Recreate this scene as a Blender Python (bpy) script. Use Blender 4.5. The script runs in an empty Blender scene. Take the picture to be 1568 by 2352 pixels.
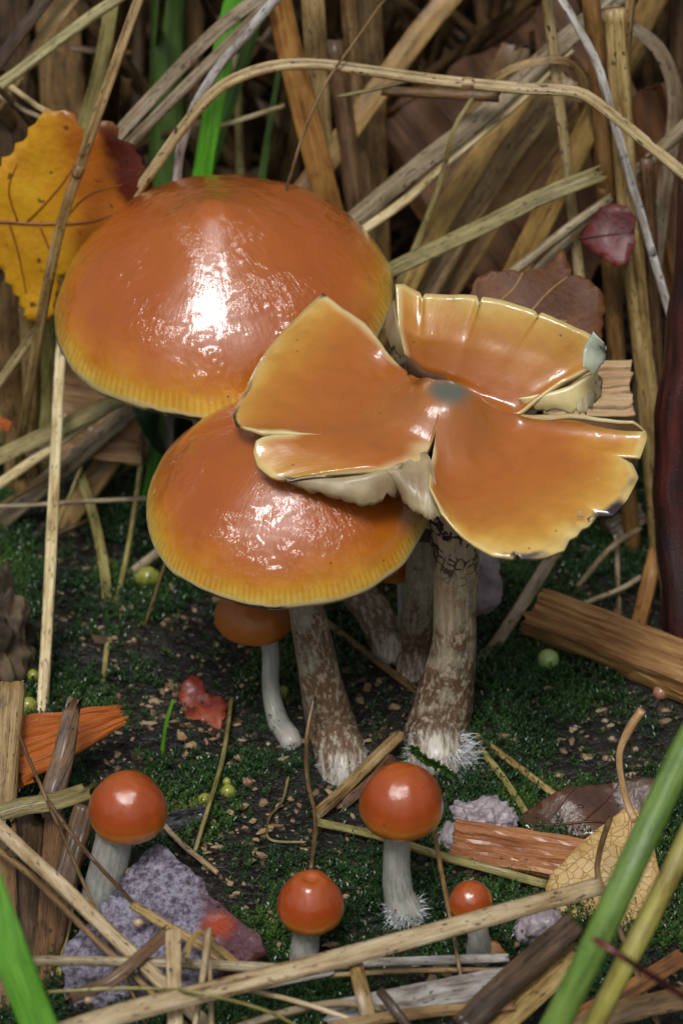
import bpy, math, random
import numpy as np
from mathutils import Vector, Matrix, noise, geometry

# ------------------------------------------------------------------ camera, sky, sun, exposure
S = 0.01                                   # lengths below are in centimetres
PITCH, DIST, ZT, LENS = math.radians(32), 40.0, 3.8, 100.0
FWD = Vector((0, math.cos(PITCH), -math.sin(PITCH)))
UP = Vector((0, math.sin(PITCH), math.cos(PITCH)))
RIGHT = Vector((1, 0, 0))
CAM = Vector((0, 0, ZT)) - FWD * DIST
scene = bpy.context.scene
C = scene.collection
cd = bpy.data.cameras.new('camera'); cam = bpy.data.objects.new('camera', cd); C.objects.link(cam)
cam.location = CAM * S
cam.rotation_euler = (math.radians(90) - PITCH, 0, 0)
cd.lens = LENS; cd.sensor_fit = 'VERTICAL'; cd.sensor_height = 36; cd.sensor_width = 24
cd.clip_start = 0.01; cd.clip_end = 50
cd.dof.use_dof = True; cd.dof.focus_distance = 0.395; cd.dof.aperture_fstop = 29
scene.camera = cam

SUN_EL, SUN_AZ = math.radians(61), math.radians(-14)      # azimuth measured from behind the camera, to the left
SUN_DIR = Vector((math.sin(SUN_AZ) * math.cos(SUN_EL), -math.cos(SUN_AZ) * math.cos(SUN_EL), math.sin(SUN_EL)))
w = bpy.data.worlds.new('World'); scene.world = w; w.use_nodes = True
nt = w.node_tree; nt.nodes.clear()
sky = nt.nodes.new('ShaderNodeTexSky'); sky.sky_type = 'NISHITA'; sky.sun_disc = False
sky.sun_elevation = SUN_EL; sky.sun_rotation = math.radians(180 + 14)
sky.air_density = 1.0; sky.dust_density = 6.0; sky.ozone_density = 1.0
hs = nt.nodes.new('ShaderNodeHueSaturation'); hs.inputs['Saturation'].default_value = 0.22
bg = nt.nodes.new('ShaderNodeBackground'); bg.inputs[1].default_value = 0.065
wo = nt.nodes.new('ShaderNodeOutputWorld')
nt.links.new(sky.outputs[0], hs.inputs['Color']); nt.links.new(hs.outputs[0], bg.inputs[0]); nt.links.new(bg.outputs[0], wo.inputs[0])
sl = bpy.data.lights.new('sun', 'SUN'); sl.energy = 1.5; sl.angle = math.radians(17); sl.color = (1.0, 0.965, 0.97)
so = bpy.data.objects.new('sun', sl); C.objects.link(so); so.location = (0, 0, 1)
so.rotation_euler = SUN_DIR.to_track_quat('Z', 'Y').to_euler()
vs = scene.view_settings
vs.view_transform = 'Standard'; vs.look = 'None'; vs.gamma = 1.0; vs.exposure = 0.12; vs.use_curve_mapping = False
scene.cycles.use_denoising = True
scene.cycles.max_bounces = 6; scene.cycles.diffuse_bounces = 3; scene.cycles.glossy_bounces = 3
scene.cycles.transmission_bounces = 4; scene.cycles.transparent_max_bounces = 6
scene.cycles.sample_clamp_indirect = 4

# ------------------------------------------------------------------ picture coordinates (1568 x 2352) to places
def ray(u, v):
    return FWD + RIGHT * ((u - 784) / 2352 * 36 / LENS) + UP * ((1176 - v) / 2352 * 36 / LENS)
def PY(u, v, Y):
    d = ray(u, v); return CAM + d * ((Y - CAM.y) / d.y)
def PZ(u, v, z):
    d = ray(u, v); return CAM + d * ((z - CAM.z) / d.z)
def pxs(p):                                # centimetres per picture unit at a point
    return (p - CAM).dot(FWD) * 36 / LENS / 2352
def sstep(a, b, x):
    t = min(1, max(0, (x - a) / (b - a))); return t * t * (3 - 2 * t)
def hf(x, y):                              # height of the ground
    h = noise.noise((x * .35, y * .35, 3.1)) * .22 + noise.noise((x * 1.1, y * 1.1, 7.7)) * .10
    h += sstep(9.5, 19, y) * 5.0
    return h
def G(u, v, h=0.0):                        # the ground point seen at a pixel, raised by h
    d = ray(u, v); t = 20.0; last = t
    while t < 140:
        p = CAM + d * t
        if p.z < hf(p.x, p.y) + h: break
        last = t; t += .6
    lo, hi = last, t
    for _ in range(14):
        m = (lo + hi) / 2; p = CAM + d * m
        if p.z < hf(p.x, p.y) + h: hi = m
        else: lo = m
    return CAM + d * hi
def pt(q):                                 # (u,v,Y) or (u,v,None,h)
    if q[2] is None: return G(q[0], q[1], q[3] if len(q) > 3 else 0)
    return PY(q[0], q[1], q[2])

# ------------------------------------------------------------------ object helpers
def tag(o, label=None, cat=None, group=None, kind=None):
    if label: o['label'] = label
    if cat: o['category'] = cat
    if group: o['group'] = group
    if kind: o['kind'] = kind
    return o
def empty(name, p):
    o = bpy.data.objects.new(name, None); C.objects.link(o); o.empty_display_size = .005
    o.location = Vector(p) * S; return o
ORIG = {}
def mesh_obj(name, verts, faces, mats, parent=None, uvs=None, origin=None, smooth=True, midx=None, uv2=None):
    """verts in world centimetres; uvs one per vertex"""
    if parent is not None: o0 = ORIG[parent.name]
    elif origin is not None: o0 = Vector(origin)
    else: o0 = Vector(verts[0])
    va = np.asarray([tuple(v) for v in verts], dtype=np.float64)
    va = (va - np.array(o0)) * S
    me = bpy.data.meshes.new(name)
    me.from_pydata(va.tolist(), [], faces)
    if not isinstance(mats, (list, tuple)): mats = [mats]
    for m in mats: me.materials.append(m)
    def setuv(nm, arr):
        l = me.uv_layers.new(name=nm); li = np.empty(len(me.loops), dtype=np.int32)
        me.loops.foreach_get('vertex_index', li)
        l.data.foreach_set('uv', np.asarray(arr, dtype=np.float32)[li].ravel())
    if uvs is not None: setuv('UVMap', uvs)
    if uv2 is not None: setuv('UV2', uv2)
    if smooth: me.polygons.foreach_set('use_smooth', [True] * len(me.polygons))
    if midx is not None: me.polygons.foreach_set('material_index', midx)
    me.update()
    o = bpy.data.objects.new(name, me); C.objects.link(o)
    if parent is not None:
        o.parent = parent; ORIG[o.name] = o0
    else:
        o.location = o0 * S; ORIG[o.name] = o0
    return o
def root(name, p, label, cat, group=None):
    e = empty(name, p); ORIG[e.name] = Vector(p); return tag(e, label, cat, group)

def catmull(P, n):
    P = [Vector(p) for p in P]
    if len(P) == 2: return [P[0].lerp(P[1], i / (n - 1)) for i in range(n)]
    L = [0]
    for a, b in zip(P, P[1:]): L.append(L[-1] + max((b - a).length, 1e-5))
    out = []
    for i in range(n):
        s = L[-1] * i / (n - 1); k = 0
        while k < len(P) - 2 and s > L[k + 1]: k += 1
        t = (s - L[k]) / (L[k + 1] - L[k]); h = L[k + 1] - L[k]
        p1, p2 = P[k], P[k + 1]
        m1 = (P[k + 1] - P[k - 1]) / (L[k + 1] - L[k - 1]) * h if k > 0 else (p2 - p1)
        m2 = (P[k + 2] - P[k]) / (L[k + 2] - L[k]) * h if k < len(P) - 2 else (p2 - p1)
        t2, t3 = t * t, t * t * t
        out.append(p1 * (2*t3 - 3*t2 + 1) + m1 * (t3 - 2*t2 + t) + p2 * (-2*t3 + 3*t2) + m2 * (t3 - t2))
    return out
def interp(x, xs, ys):
    return float(np.interp(x, xs, ys))
def smooth_profile(pts, n):
    """list of (x, y) resampled smoothly"""
    q = catmull([Vector((a, b, 0)) for a, b in pts], n)
    return [(v.x, v.y) for v in q]

def sweep(path, section, facing, radii, twist=None, caps=True):
    """section: list of (a,b) in units of radius; facing: vector the b axis turns towards"""
    n = len(path); m = len(section); V = []; F = []; UV = []
    L = 0.0; per = [0]
    for i in range(m):
        a = section[i]; b = section[(i + 1) % m]; per.append(per[-1] + math.hypot(b[0]-a[0], b[1]-a[1]))
    for i, p in enumerate(path):
        t = (path[min(i + 1, n - 1)] - path[max(i - 1, 0)]).normalized()
        f = facing(p) if callable(facing) else facing
        nn = (f - t * f.dot(t))
        if nn.length < 1e-4: nn = Vector((.3, .2, 1)) - t * t.z
        nn.normalize(); bb = t.cross(nn)
        if twist:
            a = twist(i / (n - 1)); nn, bb = nn * math.cos(a) + bb * math.sin(a), bb * math.cos(a) - nn * math.sin(a)
        if i: L += (p - path[i - 1]).length
        r = radii[i]
        for j, (a, b) in enumerate(section):
            V.append(p + bb * (a * r) + nn * (b * r)); UV.append((per[j] * r, L))
    for i in range(n - 1):
        for j in range(m):
            k = (j + 1) % m
            F.append((i*m + j, i*m + k, (i+1)*m + k, (i+1)*m + j))
    if caps:
        F.append(tuple(range(m - 1, -1, -1))); F.append(tuple((n-1)*m + j for j in range(m)))
    return V, F, UV

# ------------------------------------------------------------------ node helpers
class NB:
    def __init__(self, name):
        self.m = bpy.data.materials.new(name); self.m.use_nodes = True
        self.t = self.m.node_tree; self.t.nodes.clear()
        self.out = self.n('ShaderNodeOutputMaterial'); self.b = self.n('ShaderNodeBsdfPrincipled')
        self.l(self.b.outputs[0], self.out.inputs[0])
    def n(self, ty, **kw):
        o = self.t.nodes.new(ty)
        for k, v in kw.items(): setattr(o, k, v)
        return o
    def l(self, a, b): self.t.links.new(a, b)
    def put(self, sock, val):
        if hasattr(val, 'is_output'): self.l(val, sock)
        else: sock.default_value = val
    def uv(self, nm='UVMap'):
        u = self.n('ShaderNodeUVMap', uv_map=nm); s = self.n('ShaderNodeSeparateXYZ'); self.l(u.outputs[0], s.inputs[0])
        return s.outputs[0], s.outputs[1]
    def geo(self): return self.n('ShaderNodeTexCoord').outputs['Object']
    def rnd(self): return self.n('ShaderNodeObjectInfo').outputs['Random']
    def ma(self, op, a, b=0.0, c=None, clamp=False):
        o = self.n('ShaderNodeMath', operation=op); o.use_clamp = clamp
        self.put(o.inputs[0], a); self.put(o.inputs[1], b)
        if c is not None: self.put(o.inputs[2], c)
        return o.outputs[0]
    def xyz(self, x, y, z=0.0):
        o = self.n('ShaderNodeCombineXYZ')
        for i, v in enumerate((x, y, z)): self.put(o.inputs[i], v)
        return o.outputs[0]
    def noise(self, vec, scale=1.0, detail=3.0, rough=.55, dist=0.0):
        o = self.n('ShaderNodeTexNoise'); self.l(vec, o.inputs['Vector'])
        o.inputs['Scale'].default_value = scale; o.inputs['Detail'].default_value = detail
        o.inputs['Roughness'].default_value = rough; o.inputs['Distortion'].default_value = dist
        return o.outputs[0]
    def voro(self, vec, scale=1.0, feature='F1'):
        o = self.n('ShaderNodeTexVoronoi', feature=feature); self.l(vec, o.inputs['Vector'])
        o.inputs['Scale'].default_value = scale
        return o.outputs['Distance']
    def ramp(self, fac, stops, inter='LINEAR'):
        o = self.n('ShaderNodeValToRGB'); self.put(o.inputs[0], fac); e = o.color_ramp.elements
        o.color_ramp.interpolation = inter
        while len(e) < len(stops): e.new(0.5)
        for k, (p, c) in enumerate(stops):
            e[k].position = p; e[k].color = (c if hasattr(c, '__len__') else (c, c, c)) [:3] + (1,) if hasattr(c, '__len__') else (c, c, c, 1)
        return o.outputs[0]
    def mr(self, v, a, b, c=0.0, d=1.0, smooth=True):
        o = self.n('ShaderNodeMapRange'); o.interpolation_type = 'SMOOTHSTEP' if smooth else 'LINEAR'
        for i, x in enumerate((v, a, b, c, d)): self.put(o.inputs[i], x)
        return o.outputs[0]
    def mix(self, fac, a, b, mode='MIX'):
        o = self.n('ShaderNodeMix', data_type='RGBA', blend_type=mode)
        self.put(o.inputs[0], fac)
        for i, v in ((6, a), (7, b)):
            if hasattr(v, 'is_output'): self.l(v, o.inputs[i])
            else: o.inputs[i].default_value = tuple(v)[:3] + (1,)
        return o.outputs[2]
    def hsv(self, col, h=.5, s=1.0, v=1.0):
        o = self.n('ShaderNodeHueSaturation'); self.l(col, o.inputs['Color'])
        self.put(o.inputs['Hue'], h); self.put(o.inputs['Saturation'], s); self.put(o.inputs['Value'], v)
        return o.outputs[0]
    def bump(self, h, strength=.5, dist=.0005, nrm=None):
        o = self.n('ShaderNodeBump'); self.l(h, o.inputs['Height'])
        o.inputs['Strength'].default_value = strength; o.inputs['Distance'].default_value = dist
        if nrm is not None: self.l(nrm, o.inputs['Normal'])
        return o.outputs[0]
    def set(self, **kw):
        names = dict(col='Base Color', rough='Roughness', coat='Coat Weight', coatr='Coat Roughness', spec='Specular IOR Level',
                     nrm='Normal', cnrm='Coat Normal', sss='Subsurface Weight', sssr='Subsurface Radius', ssss='Subsurface Scale',
                     trans='Transmission Weight', ior='IOR')
        for k, v in kw.items():
            s = self.b.inputs[names[k]]
            if isinstance(v, tuple) and len(v) == 3 and k == 'col': v = v + (1,)
            self.put(s, v)
        return self.m
# ------------------------------------------------------------------ materials
def straw_mat(name, pale, mid, dark, spots=.35, rough=.42, coat=.25, mottle=.5, seedoff=0.0, trl=0.0):
    b = NB(name); u, v = b.uv(); r = b.rnd(); off = b.ma('MULTIPLY', r, 60.0)
    fib = b.noise(b.xyz(b.ma('MULTIPLY', u, 17.0), b.ma('MULTIPLY', v, .7), off), 1.0, 4, .7)
    big = b.noise(b.xyz(b.ma('MULTIPLY', u, 5.0), b.ma('MULTIPLY', v, 1.6), b.ma('ADD', off, 9.0)), 1.0, 4, .65)
    f = b.ma('ADD', b.ma('MULTIPLY', fib, 1 - mottle), b.ma('MULTIPLY', big, mottle))
    col = b.ramp(f, [(.36, dark), (.47, mid), (.58, pale), (.72, tuple(min(1, c * 1.2) for c in pale))])
    sp = b.noise(b.xyz(b.ma('MULTIPLY', u, 20.0), b.ma('MULTIPLY', v, 7.0), b.ma('ADD', off, 30.0)), 1.0, 2, .5)
    col = b.mix(b.mr(sp, .62, .68, 0, min(1.0, spots * 2.2)), col, tuple(c * .22 for c in dark))
    col = b.hsv(col, b.ma('ADD', .49, b.ma('MULTIPLY', r, .02)), 1.0, b.ma('ADD', .72, b.ma('MULTIPLY', r, .5)))
    nr = b.bump(fib, .9, .0005)
    b.set(col=col, rough=b.mr(big, .3, .7, rough - .1, rough + .15), coat=coat, coatr=.22, nrm=nr)
    if trl:
        t = b.n('ShaderNodeBsdfTranslucent'); b.l(col, t.inputs[0]); x = b.n('ShaderNodeMixShader'); x.inputs[0].default_value = trl
        b.l(b.b.outputs[0], x.inputs[1]); b.l(t.outputs[0], x.inputs[2]); b.l(x.outputs[0], b.out.inputs[0])
    return b.m
M = {}
M['tan'] = straw_mat('straw_tan', (.43, .30, .125), (.27, .165, .055), (.09, .045, .015))
M['pale'] = straw_mat('straw_pale', (.70, .58, .35), (.52, .39, .19), (.20, .12, .045), spots=.35)
M['speck'] = straw_mat('straw_speckled', (.55, .43, .22), (.42, .30, .13), (.16, .10, .04), spots=.5)
M['grey'] = straw_mat('straw_grey', (.40, .32, .20), (.25, .185, .10), (.085, .055, .028), mottle=.5)
M['silver'] = straw_mat('straw_silver', (.66, .64, .60), (.40, .36, .30), (.10, .075, .05), mottle=.6)
M['brown'] = straw_mat('straw_brown', (.25, .145, .055), (.14, .075, .026), (.045, .024, .01), coat=.4)
M['dark'] = straw_mat('straw_dark', (.13, .078, .034), (.065, .037, .017), (.02, .012, .006), coat=.5)
M['ochre'] = straw_mat('straw_ochre', (.40, .235, .065), (.27, .145, .036), (.10, .05, .015), mottle=.6, spots=.15)
M['orange'] = straw_mat('straw_orange', (.40, .19, .05), (.28, .11, .03), (.10, .035, .012), spots=.2)
M['olive'] = straw_mat('straw_olive', (.40, .35, .13), (.25, .21, .062), (.09, .07, .022), spots=.3)
M['green'] = straw_mat('grass_green', (.19, .55, .04), (.13, .44, .025), (.07, .30, .015), spots=0, rough=.3, mottle=.3, trl=.3)
M['lime'] = straw_mat('grass_lime', (.26, .44, .08), (.17, .34, .05), (.09, .2, .03), spots=0, rough=.3, mottle=.5, trl=.2)
M['yellow'] = straw_mat('grass_yellow', (.52, .47, .11), (.42, .36, .075), (.26, .18, .04), spots=0, rough=.35, mottle=.7, trl=.15)
M['dullgreen'] = straw_mat('grass_dull_green', (.085, .19, .022), (.055, .13, .014), (.025, .06, .008), spots=.05, rough=.45, mottle=.4)
M['deepgreen'] = straw_mat('grass_deep_green', (.03, .115, .045), (.02, .085, .03), (.012, .05, .018), spots=0, rough=.45, mottle=.3)
M['redbrown'] = straw_mat('twig_red', (.28, .045, .018), (.12, .018, .010), (.025, .007, .006), spots=.2, coat=.8, rough=.3, mottle=.6)

def cap_mat(name, stops, rim_lines=0.0, dark_rim=True, mott=.25, bump=.5, wet=1.0, center=None, torn=False, fleck=1.0):
    b = NB(name); u, v = b.uv(); g = b.geo(); r = b.rnd()
    n1 = b.noise(g, 120.0, 4, .55); n2 = b.noise(g, 420.0, 3, .5)
    # v is the distance from the crown, 1 at the rim
    vv = b.ma('ADD', v, b.ma('MULTIPLY', b.ma('SUBTRACT', n1, .5), mott))
    col = b.ramp(vv, stops, 'B_SPLINE' if len(stops) > 6 else 'LINEAR')
    col = b.mix(b.mr(n2, .42, .75, 0, .18), col, (.24, .07, .012))
    if rim_lines:
        w = b.ma('SINE', b.ma('MULTIPLY', u, 2 * math.pi * rim_lines))
        wob = b.noise(b.xyz(b.ma('MULTIPLY', u, rim_lines * .8), b.ma('MULTIPLY', v, 2.0)), 1.0, 2)
        w = b.ma('MULTIPLY', b.ma('ADD', w, b.ma('MULTIPLY', b.ma('SUBTRACT', wob, .5), 1.6)), b.mr(v, .84, .95))
        col = b.mix(b.mr(w, .1, .9, 0, .26), col, (.42, .22, .03))
        col = b.mix(b.mr(w, -.2, -.9, 0, .26), col, (.76, .56, .16))
    col = b.mix(b.mr(b.voro(g, 260.0), .035, .06, .75, 0), col, (.09, .03, .012))      # fine specks
    if torn:
        u2, v2 = b.uv('UV2')
        wob = b.ma('ADD', u2, b.ma('MULTIPLY', b.ma('SUBTRACT', n1, .5), .10))
        col = b.mix(b.mr(wob, .12, .0, 0, .8), col, (.74, .61, .30))
    if dark_rim:
        e = b.ma('ADD', v, b.ma('MULTIPLY', b.ma('SUBTRACT', b.noise(g, 300.0, 3), .5), .035))
        col = b.mix(b.mr(e, .965, .99, 0, .4 if torn else .8), col, (.76, .62, .30))
        pat = b.mr(b.noise(g, 90.0, 2), .52 if torn else .47, .62 if torn else .56)
        col = b.mix(b.ma('MULTIPLY', b.mr(e, *((.965, .985) if torn else (.99, 1.002))), pat), col, (.035, .022, .025))
    if center:
        dc = b.ma('ADD', v2, b.ma('MULTIPLY', b.ma('SUBTRACT', n1, .5), .25))
        col = b.mix(b.mr(dc, center[1], center[0], 0, .9), col, center[2])
    # the wet skin: fine wrinkles running from the crown to the rim break the reflections up
    st = b.noise(b.xyz(b.ma('MULTIPLY', u, 130.0), b.ma('MULTIPLY', v, 13.0), b.ma('MULTIPLY', r, 20.0)), 1.0, 3, .6)
    gl = b.noise(g, 520.0, 2, .5)
    h = b.ma('ADD', b.ma('MULTIPLY', st, .6), b.ma('ADD', b.ma('MULTIPLY', gl, .35), b.ma('MULTIPLY', b.noise(g, 1100.0, 2), .22)))
    msk = b.mr(b.noise(g, 110.0, 3), .42, .60, .12, 1.0)
    cn = b.bump(b.ma('MULTIPLY', h, msk), .8 * fleck, .0008)
    bn = b.bump(h, .25 * bump, .0005)
    b.set(col=col, rough=.34, spec=.4, nrm=bn, coat=wet, coatr=.04, cnrm=cn, sss=.2, sssr=(1.0, .38, .12), ssss=.0025)
    b.b.inputs['Coat IOR'].default_value = 1.54
    return b.m
CAPSTOPS = [(0.0, (.42, .105, .012)), (.22, (.43, .115, .011)), (.5, (.38, .085, .008)), (.72, (.43, .105, .008)), (.84, (.55, .175, .010)), (.92, (.66, .33, .018)), (.975, (.76, .49, .06)), (1.05, (.74, .52, .12))]
M['cap'] = cap_mat('cap_orange', CAPSTOPS, rim_lines=150, fleck=1.15)
M['capdark'] = cap_mat('cap_small', [(0, (.42, .095, .010)), (.45, (.38, .064, .006)), (.8, (.36, .058, .005)), (1.0, (.47, .115, .009)), (1.2, (.50, .17, .018))], dark_rim=False, mott=.15, fleck=.3)
M['capmatt'] = cap_mat('cap_matt', [(0, (.46, .16, .03)), (.6, (.40, .12, .018)), (1.0, (.46, .15, .02))], dark_rim=False, mott=.3, wet=.15)
M['capsplit'] = cap_mat('cap_split', [(0.0, (.34, .14, .028)), (.2, (.41, .135, .020)), (.5, (.40, .115, .014)), (.7, (.43, .135, .014)), (.85, (.51, .20, .02)), (.94, (.62, .34, .05)), (1.0, (.70, .48, .14))],
                       mott=.30, center=(.16, .40, (.085, .125, .11)), torn=True, fleck=.25, bump=.5)
def flesh_mat(name, col, col2, rough=.4, sss=.3, coat=.4):
    b = NB(name); g = b.geo(); n = b.noise(g, 160.0, 4)
    c = b.mix(b.mr(n, .35, .7), col, col2)
    b.set(col=c, rough=rough, nrm=b.bump(b.noise(g, 500.0, 3), .3, .0004), coat=coat, coatr=.12, sss=sss, sssr=(1, .7, .4), ssss=.002)
    return b.m
M['flesh'] = flesh_mat('mushroom_flesh', (.74, .62, .30), (.56, .40, .15))
M['flap'] = flesh_mat('wet_flesh', (.44, .36, .20), (.26, .18, .09), rough=.45, coat=.15)
M['bruise'] = flesh_mat('bruised_flesh', (.45, .50, .36), (.16, .22, .22), rough=.25, coat=.9)
M['gills'] = flesh_mat('gill_brown', (.16, .10, .065), (.09, .055, .04), coat=.1)
def stem_mat(name, top, mid, brown, brown_from=.45, blue=.3, net=False):
    b = NB(name); u, v = b.uv(); g = b.geo()          # v runs 0 at the cap to 1 at the foot
    tc = b.xyz(b.ma('MULTIPLY', u, 9.0), b.ma('MULTIPLY', v, 5.0))
    fib = b.noise(b.xyz(b.ma('MULTIPLY', u, 30.0), b.ma('MULTIPLY', v, 6.0)), 1.0, 4, .6)
    blot = b.noise(g, 190.0, 5, .68)
    big = b.noise(g, 90.0, 3, .5)
    col = b.mix(b.mr(fib, .35, .65), mid, top)
    col = b.mix(b.mr(big, .45, .62, 0, blue), col, (.20, .26, .27))
    k = b.ma('ADD', blot, b.ma('MULTIPLY', b.mr(v, brown_from - .35, brown_from + .2), .24))
    col = b.mix(b.mr(k, .60, .70, 0, .9), col, brown)
    pale = b.noise(b.xyz(b.ma('MULTIPLY', u, 26.0), b.ma('MULTIPLY', v, 34.0)), 1.0, 4, .7)
    col = b.mix(b.mr(pale, .50, .60, 0, .75), col, (.46, .39, .28))
    if brown_from < 1: col = b.mix(b.mr(b.ma('ADD', v, b.ma('MULTIPLY', b.ma('SUBTRACT', pale, .5), .5)), .84, 1.02, 0, .9), col, (.62, .59, .50))
    h = b.ma('ADD', b.ma('MULTIPLY', fib, .6), b.ma('MULTIPLY', blot, .8))
    if net:
        wv = b.noise(g, 260.0, 3); gg = b.n('ShaderNodeVectorMath', operation='ADD')
        b.l(g, gg.inputs[0]); sc = b.xyz(b.ma('MULTIPLY', wv, .0022), b.ma('MULTIPLY', wv, .0016), b.ma('MULTIPLY', wv, .0022)); b.l(sc, gg.inputs[1])
        d = b.voro(gg.outputs[0], 760.0, 'DISTANCE_TO_EDGE')
        msk = b.mr(b.ma('ADD', v, b.ma('MULTIPLY', b.ma('SUBTRACT', big, .5), .5)), .52, .26)
        wid = b.ma('MULTIPLY', b.mr(b.ma('ADD', v, b.ma('MULTIPLY', b.ma('SUBTRACT', b.noise(g, 200.0, 2), .5), .55)), .50, .16), .20)
        col = b.mix(b.mr(d, 0.45, .7, 0, 0), col, col)
        wid = b.ma('MULTIPLY', wid, b.mr(b.noise(g, 330.0, 2), .36, .62, -.15, 1.25))
        ln = b.ma('MULTIPLY', b.mr(b.ma('SUBTRACT', d, wid), .02, -.015), msk)
        base = b.mix(msk, col, b.mix(b.mr(fib, .3, .7), (.36, .26, .15), (.52, .41, .27)))
        col = b.mix(ln, base, (.022, .014, .017))
    b.set(col=col, rough=.42, spec=.45, nrm=b.bump(h, .6, .0006), coat=.25, coatr=.2, sss=.12, sssr=(1, .7, .5), ssss=.0015)
    return b.m
M['stem'] = stem_mat('stem_grey', (.37, .335, .25), (.23, .21, .15), (.13, .065, .028), brown_from=.5)
M['stemnet'] = stem_mat('stem_net', (.36, .30, .20), (.20, .18, .125), (.105, .05, .02), brown_from=.6, net=True)
M['stempale'] = stem_mat('stem_pale', (.50, .50, .45), (.31, .33, .30), (.22, .17, .12), brown_from=1.0, blue=.45)
M['fuzz'] = flesh_mat('mycelium', (.80, .81, .80), (.66, .68, .66), rough=.7, coat=0)

def wood_mat(name, pale, mid, dark, coat=.4, scale=1.0):
    b = NB(name); u, v = b.uv(); r = b.ma('MULTIPLY', b.rnd(), 40.0)
    fib = b.noise(b.xyz(b.ma('MULTIPLY', u, 22.0 * scale), b.ma('MULTIPLY', v, .9), r), 1.0, 5, .65)
    big = b.noise(b.xyz(b.ma('MULTIPLY', u, 3.2), b.ma('MULTIPLY', v, .6), r), 1.0, 3, .6)
    fl = b.noise(b.xyz(b.ma('MULTIPLY', u, 30.0), b.ma('MULTIPLY', v, 22.0), r), 1.0, 3, .6)
    f = b.ma('ADD', b.ma('MULTIPLY', fib, .55), b.ma('MULTIPLY', big, .45))
    col = b.ramp(f, [(.28, dark), (.45, mid), (.62, pale), (.8, tuple(min(1, c * 1.3) for c in pale))])
    col = b.mix(b.mr(fl, .66, .74, 0, .5), col, tuple(c * .35 for c in dark))
    col = b.mix(b.mr(fl, .34, .26, 0, .3), col, tuple(min(1, c * 1.5) for c in pale))
    b.set(col=col, rough=.38, nrm=b.bump(b.ma('ADD', fib, b.ma('MULTIPLY', fl, .3)), .8, .0006), coat=coat, coatr=.2)
    return b.m
M['woodor'] = wood_mat('wood_orange', (.50, .235, .08), (.33, .115, .035), (.11, .035, .014))
M['woodtan'] = wood_mat('wood_tan', (.46, .28, .10), (.28, .13, .045), (.09, .04, .018))
M['woodpale'] = wood_mat('wood_pale', (.66, .50, .28), (.50, .30, .14), (.22, .10, .04))
M['woodbright'] = wood_mat('wood_bright', (.66, .205, .035), (.52, .125, .018), (.20, .04, .010))
M['woodbrown'] = wood_mat('wood_brown', (.22, .095, .026), (.11, .044, .012), (.03, .012, .005), coat=.05)
M['woodblack'] = wood_mat('wood_black', (.055, .055, .062), (.022, .021, .024), (.008, .008, .008), coat=.8)
M['woodgrey'] = wood_mat('wood_grey', (.20, .155, .10), (.055, .04, .025), (.015, .011, .008))

def leaf_mat(name, cols, spot=.5, net=None, red=None, coat=.35, rough=.4, trl=.15, gloss=None):
    """cols: base ramp over soft noise; red: (angle cos, sin, from, to, colour) a tint along one direction of the leaf"""
    b = NB(name); u, v = b.uv(); p = b.xyz(u, v)
    n = b.noise(p, 1.3, 4, .6); f = b.noise(p, 9.0, 4, .6)
    col = b.ramp(b.ma('ADD', b.ma('MULTIPLY', n, .7), b.ma('MULTIPLY', f, .3)), [(.3 + .4 * i / max(1, len(cols) - 1), c) for i, c in enumerate(cols)])
    for (cx, cy, a, bb, rc, wob) in (red or []):
        d = b.ma('ADD', b.ma('ADD', b.ma('MULTIPLY', u, cx), b.ma('MULTIPLY', v, cy)), b.ma('MULTIPLY', b.ma('SUBTRACT', n, .5), wob))
        col = b.mix(b.mr(d, a, bb), col, rc)
    if spot:
        sp = b.noise(p, 4.2, 2, .4)
        col = b.mix(b.mr(sp, .66, .71, 0, spot), col, (.05, .015, .008))
    h = b.ma('MULTIPLY', f, .6)
    if net:
        wv = b.noise(p, 7.0, 2)
        d = b.voro(b.xyz(b.ma('ADD', u, b.ma('MULTIPLY', wv, .06)), b.ma('ADD', v, b.ma('MULTIPLY', wv, .06))), net[0], 'DISTANCE_TO_EDGE')
        ln = b.mr(d, .0, .045, 1, 0)
        d2 = b.voro(p, net[0] * 2.7, 'DISTANCE_TO_EDGE'); l2 = b.mr(d2, .0, .06, .55, 0)
        col = b.mix(b.ma('MULTIPLY', b.ma('MAXIMUM', ln, l2), .6), col, net[1])
        h = b.ma('SUBTRACT', h, b.ma('MULTIPLY', ln, .6))
    b.set(col=col, rough=rough, nrm=b.bump(h, .6, .0006), coat=coat, coatr=.18)
    if trl:
        t = b.n('ShaderNodeBsdfTranslucent'); b.l(col, t.inputs[0]); x = b.n('ShaderNodeMixShader'); x.inputs[0].default_value = trl
        b.l(b.b.outputs[0], x.inputs[1]); b.l(t.outputs[0], x.inputs[2]); b.l(x.outputs[0], b.out.inputs[0])
    return b.m
def plain_mat(name, a, bcol, scale=200.0, rough=.5, coat=0.0, bump=.5, sss=0.0):
    b = NB(name); g = b.geo(); n = b.noise(g, scale, 4, .6)
    b.set(col=b.mix(b.mr(n, .3, .7), a, bcol), rough=rough, nrm=b.bump(n, bump, .0006), coat=coat, coatr=.12)
    if sss: b.set(sss=sss, sssr=(.6, 1, .4), ssss=.003)
    return b.m

M['redwood'] = wood_mat('wood_red', (.10, .014, .009), (.022, .008, .007), (.008, .005, .005), coat=.7, scale=.35)
M['ochrewood'] = wood_mat('wood_ochre', (.50, .33, .10), (.34, .19, .05), (.12, .06, .02))
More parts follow.
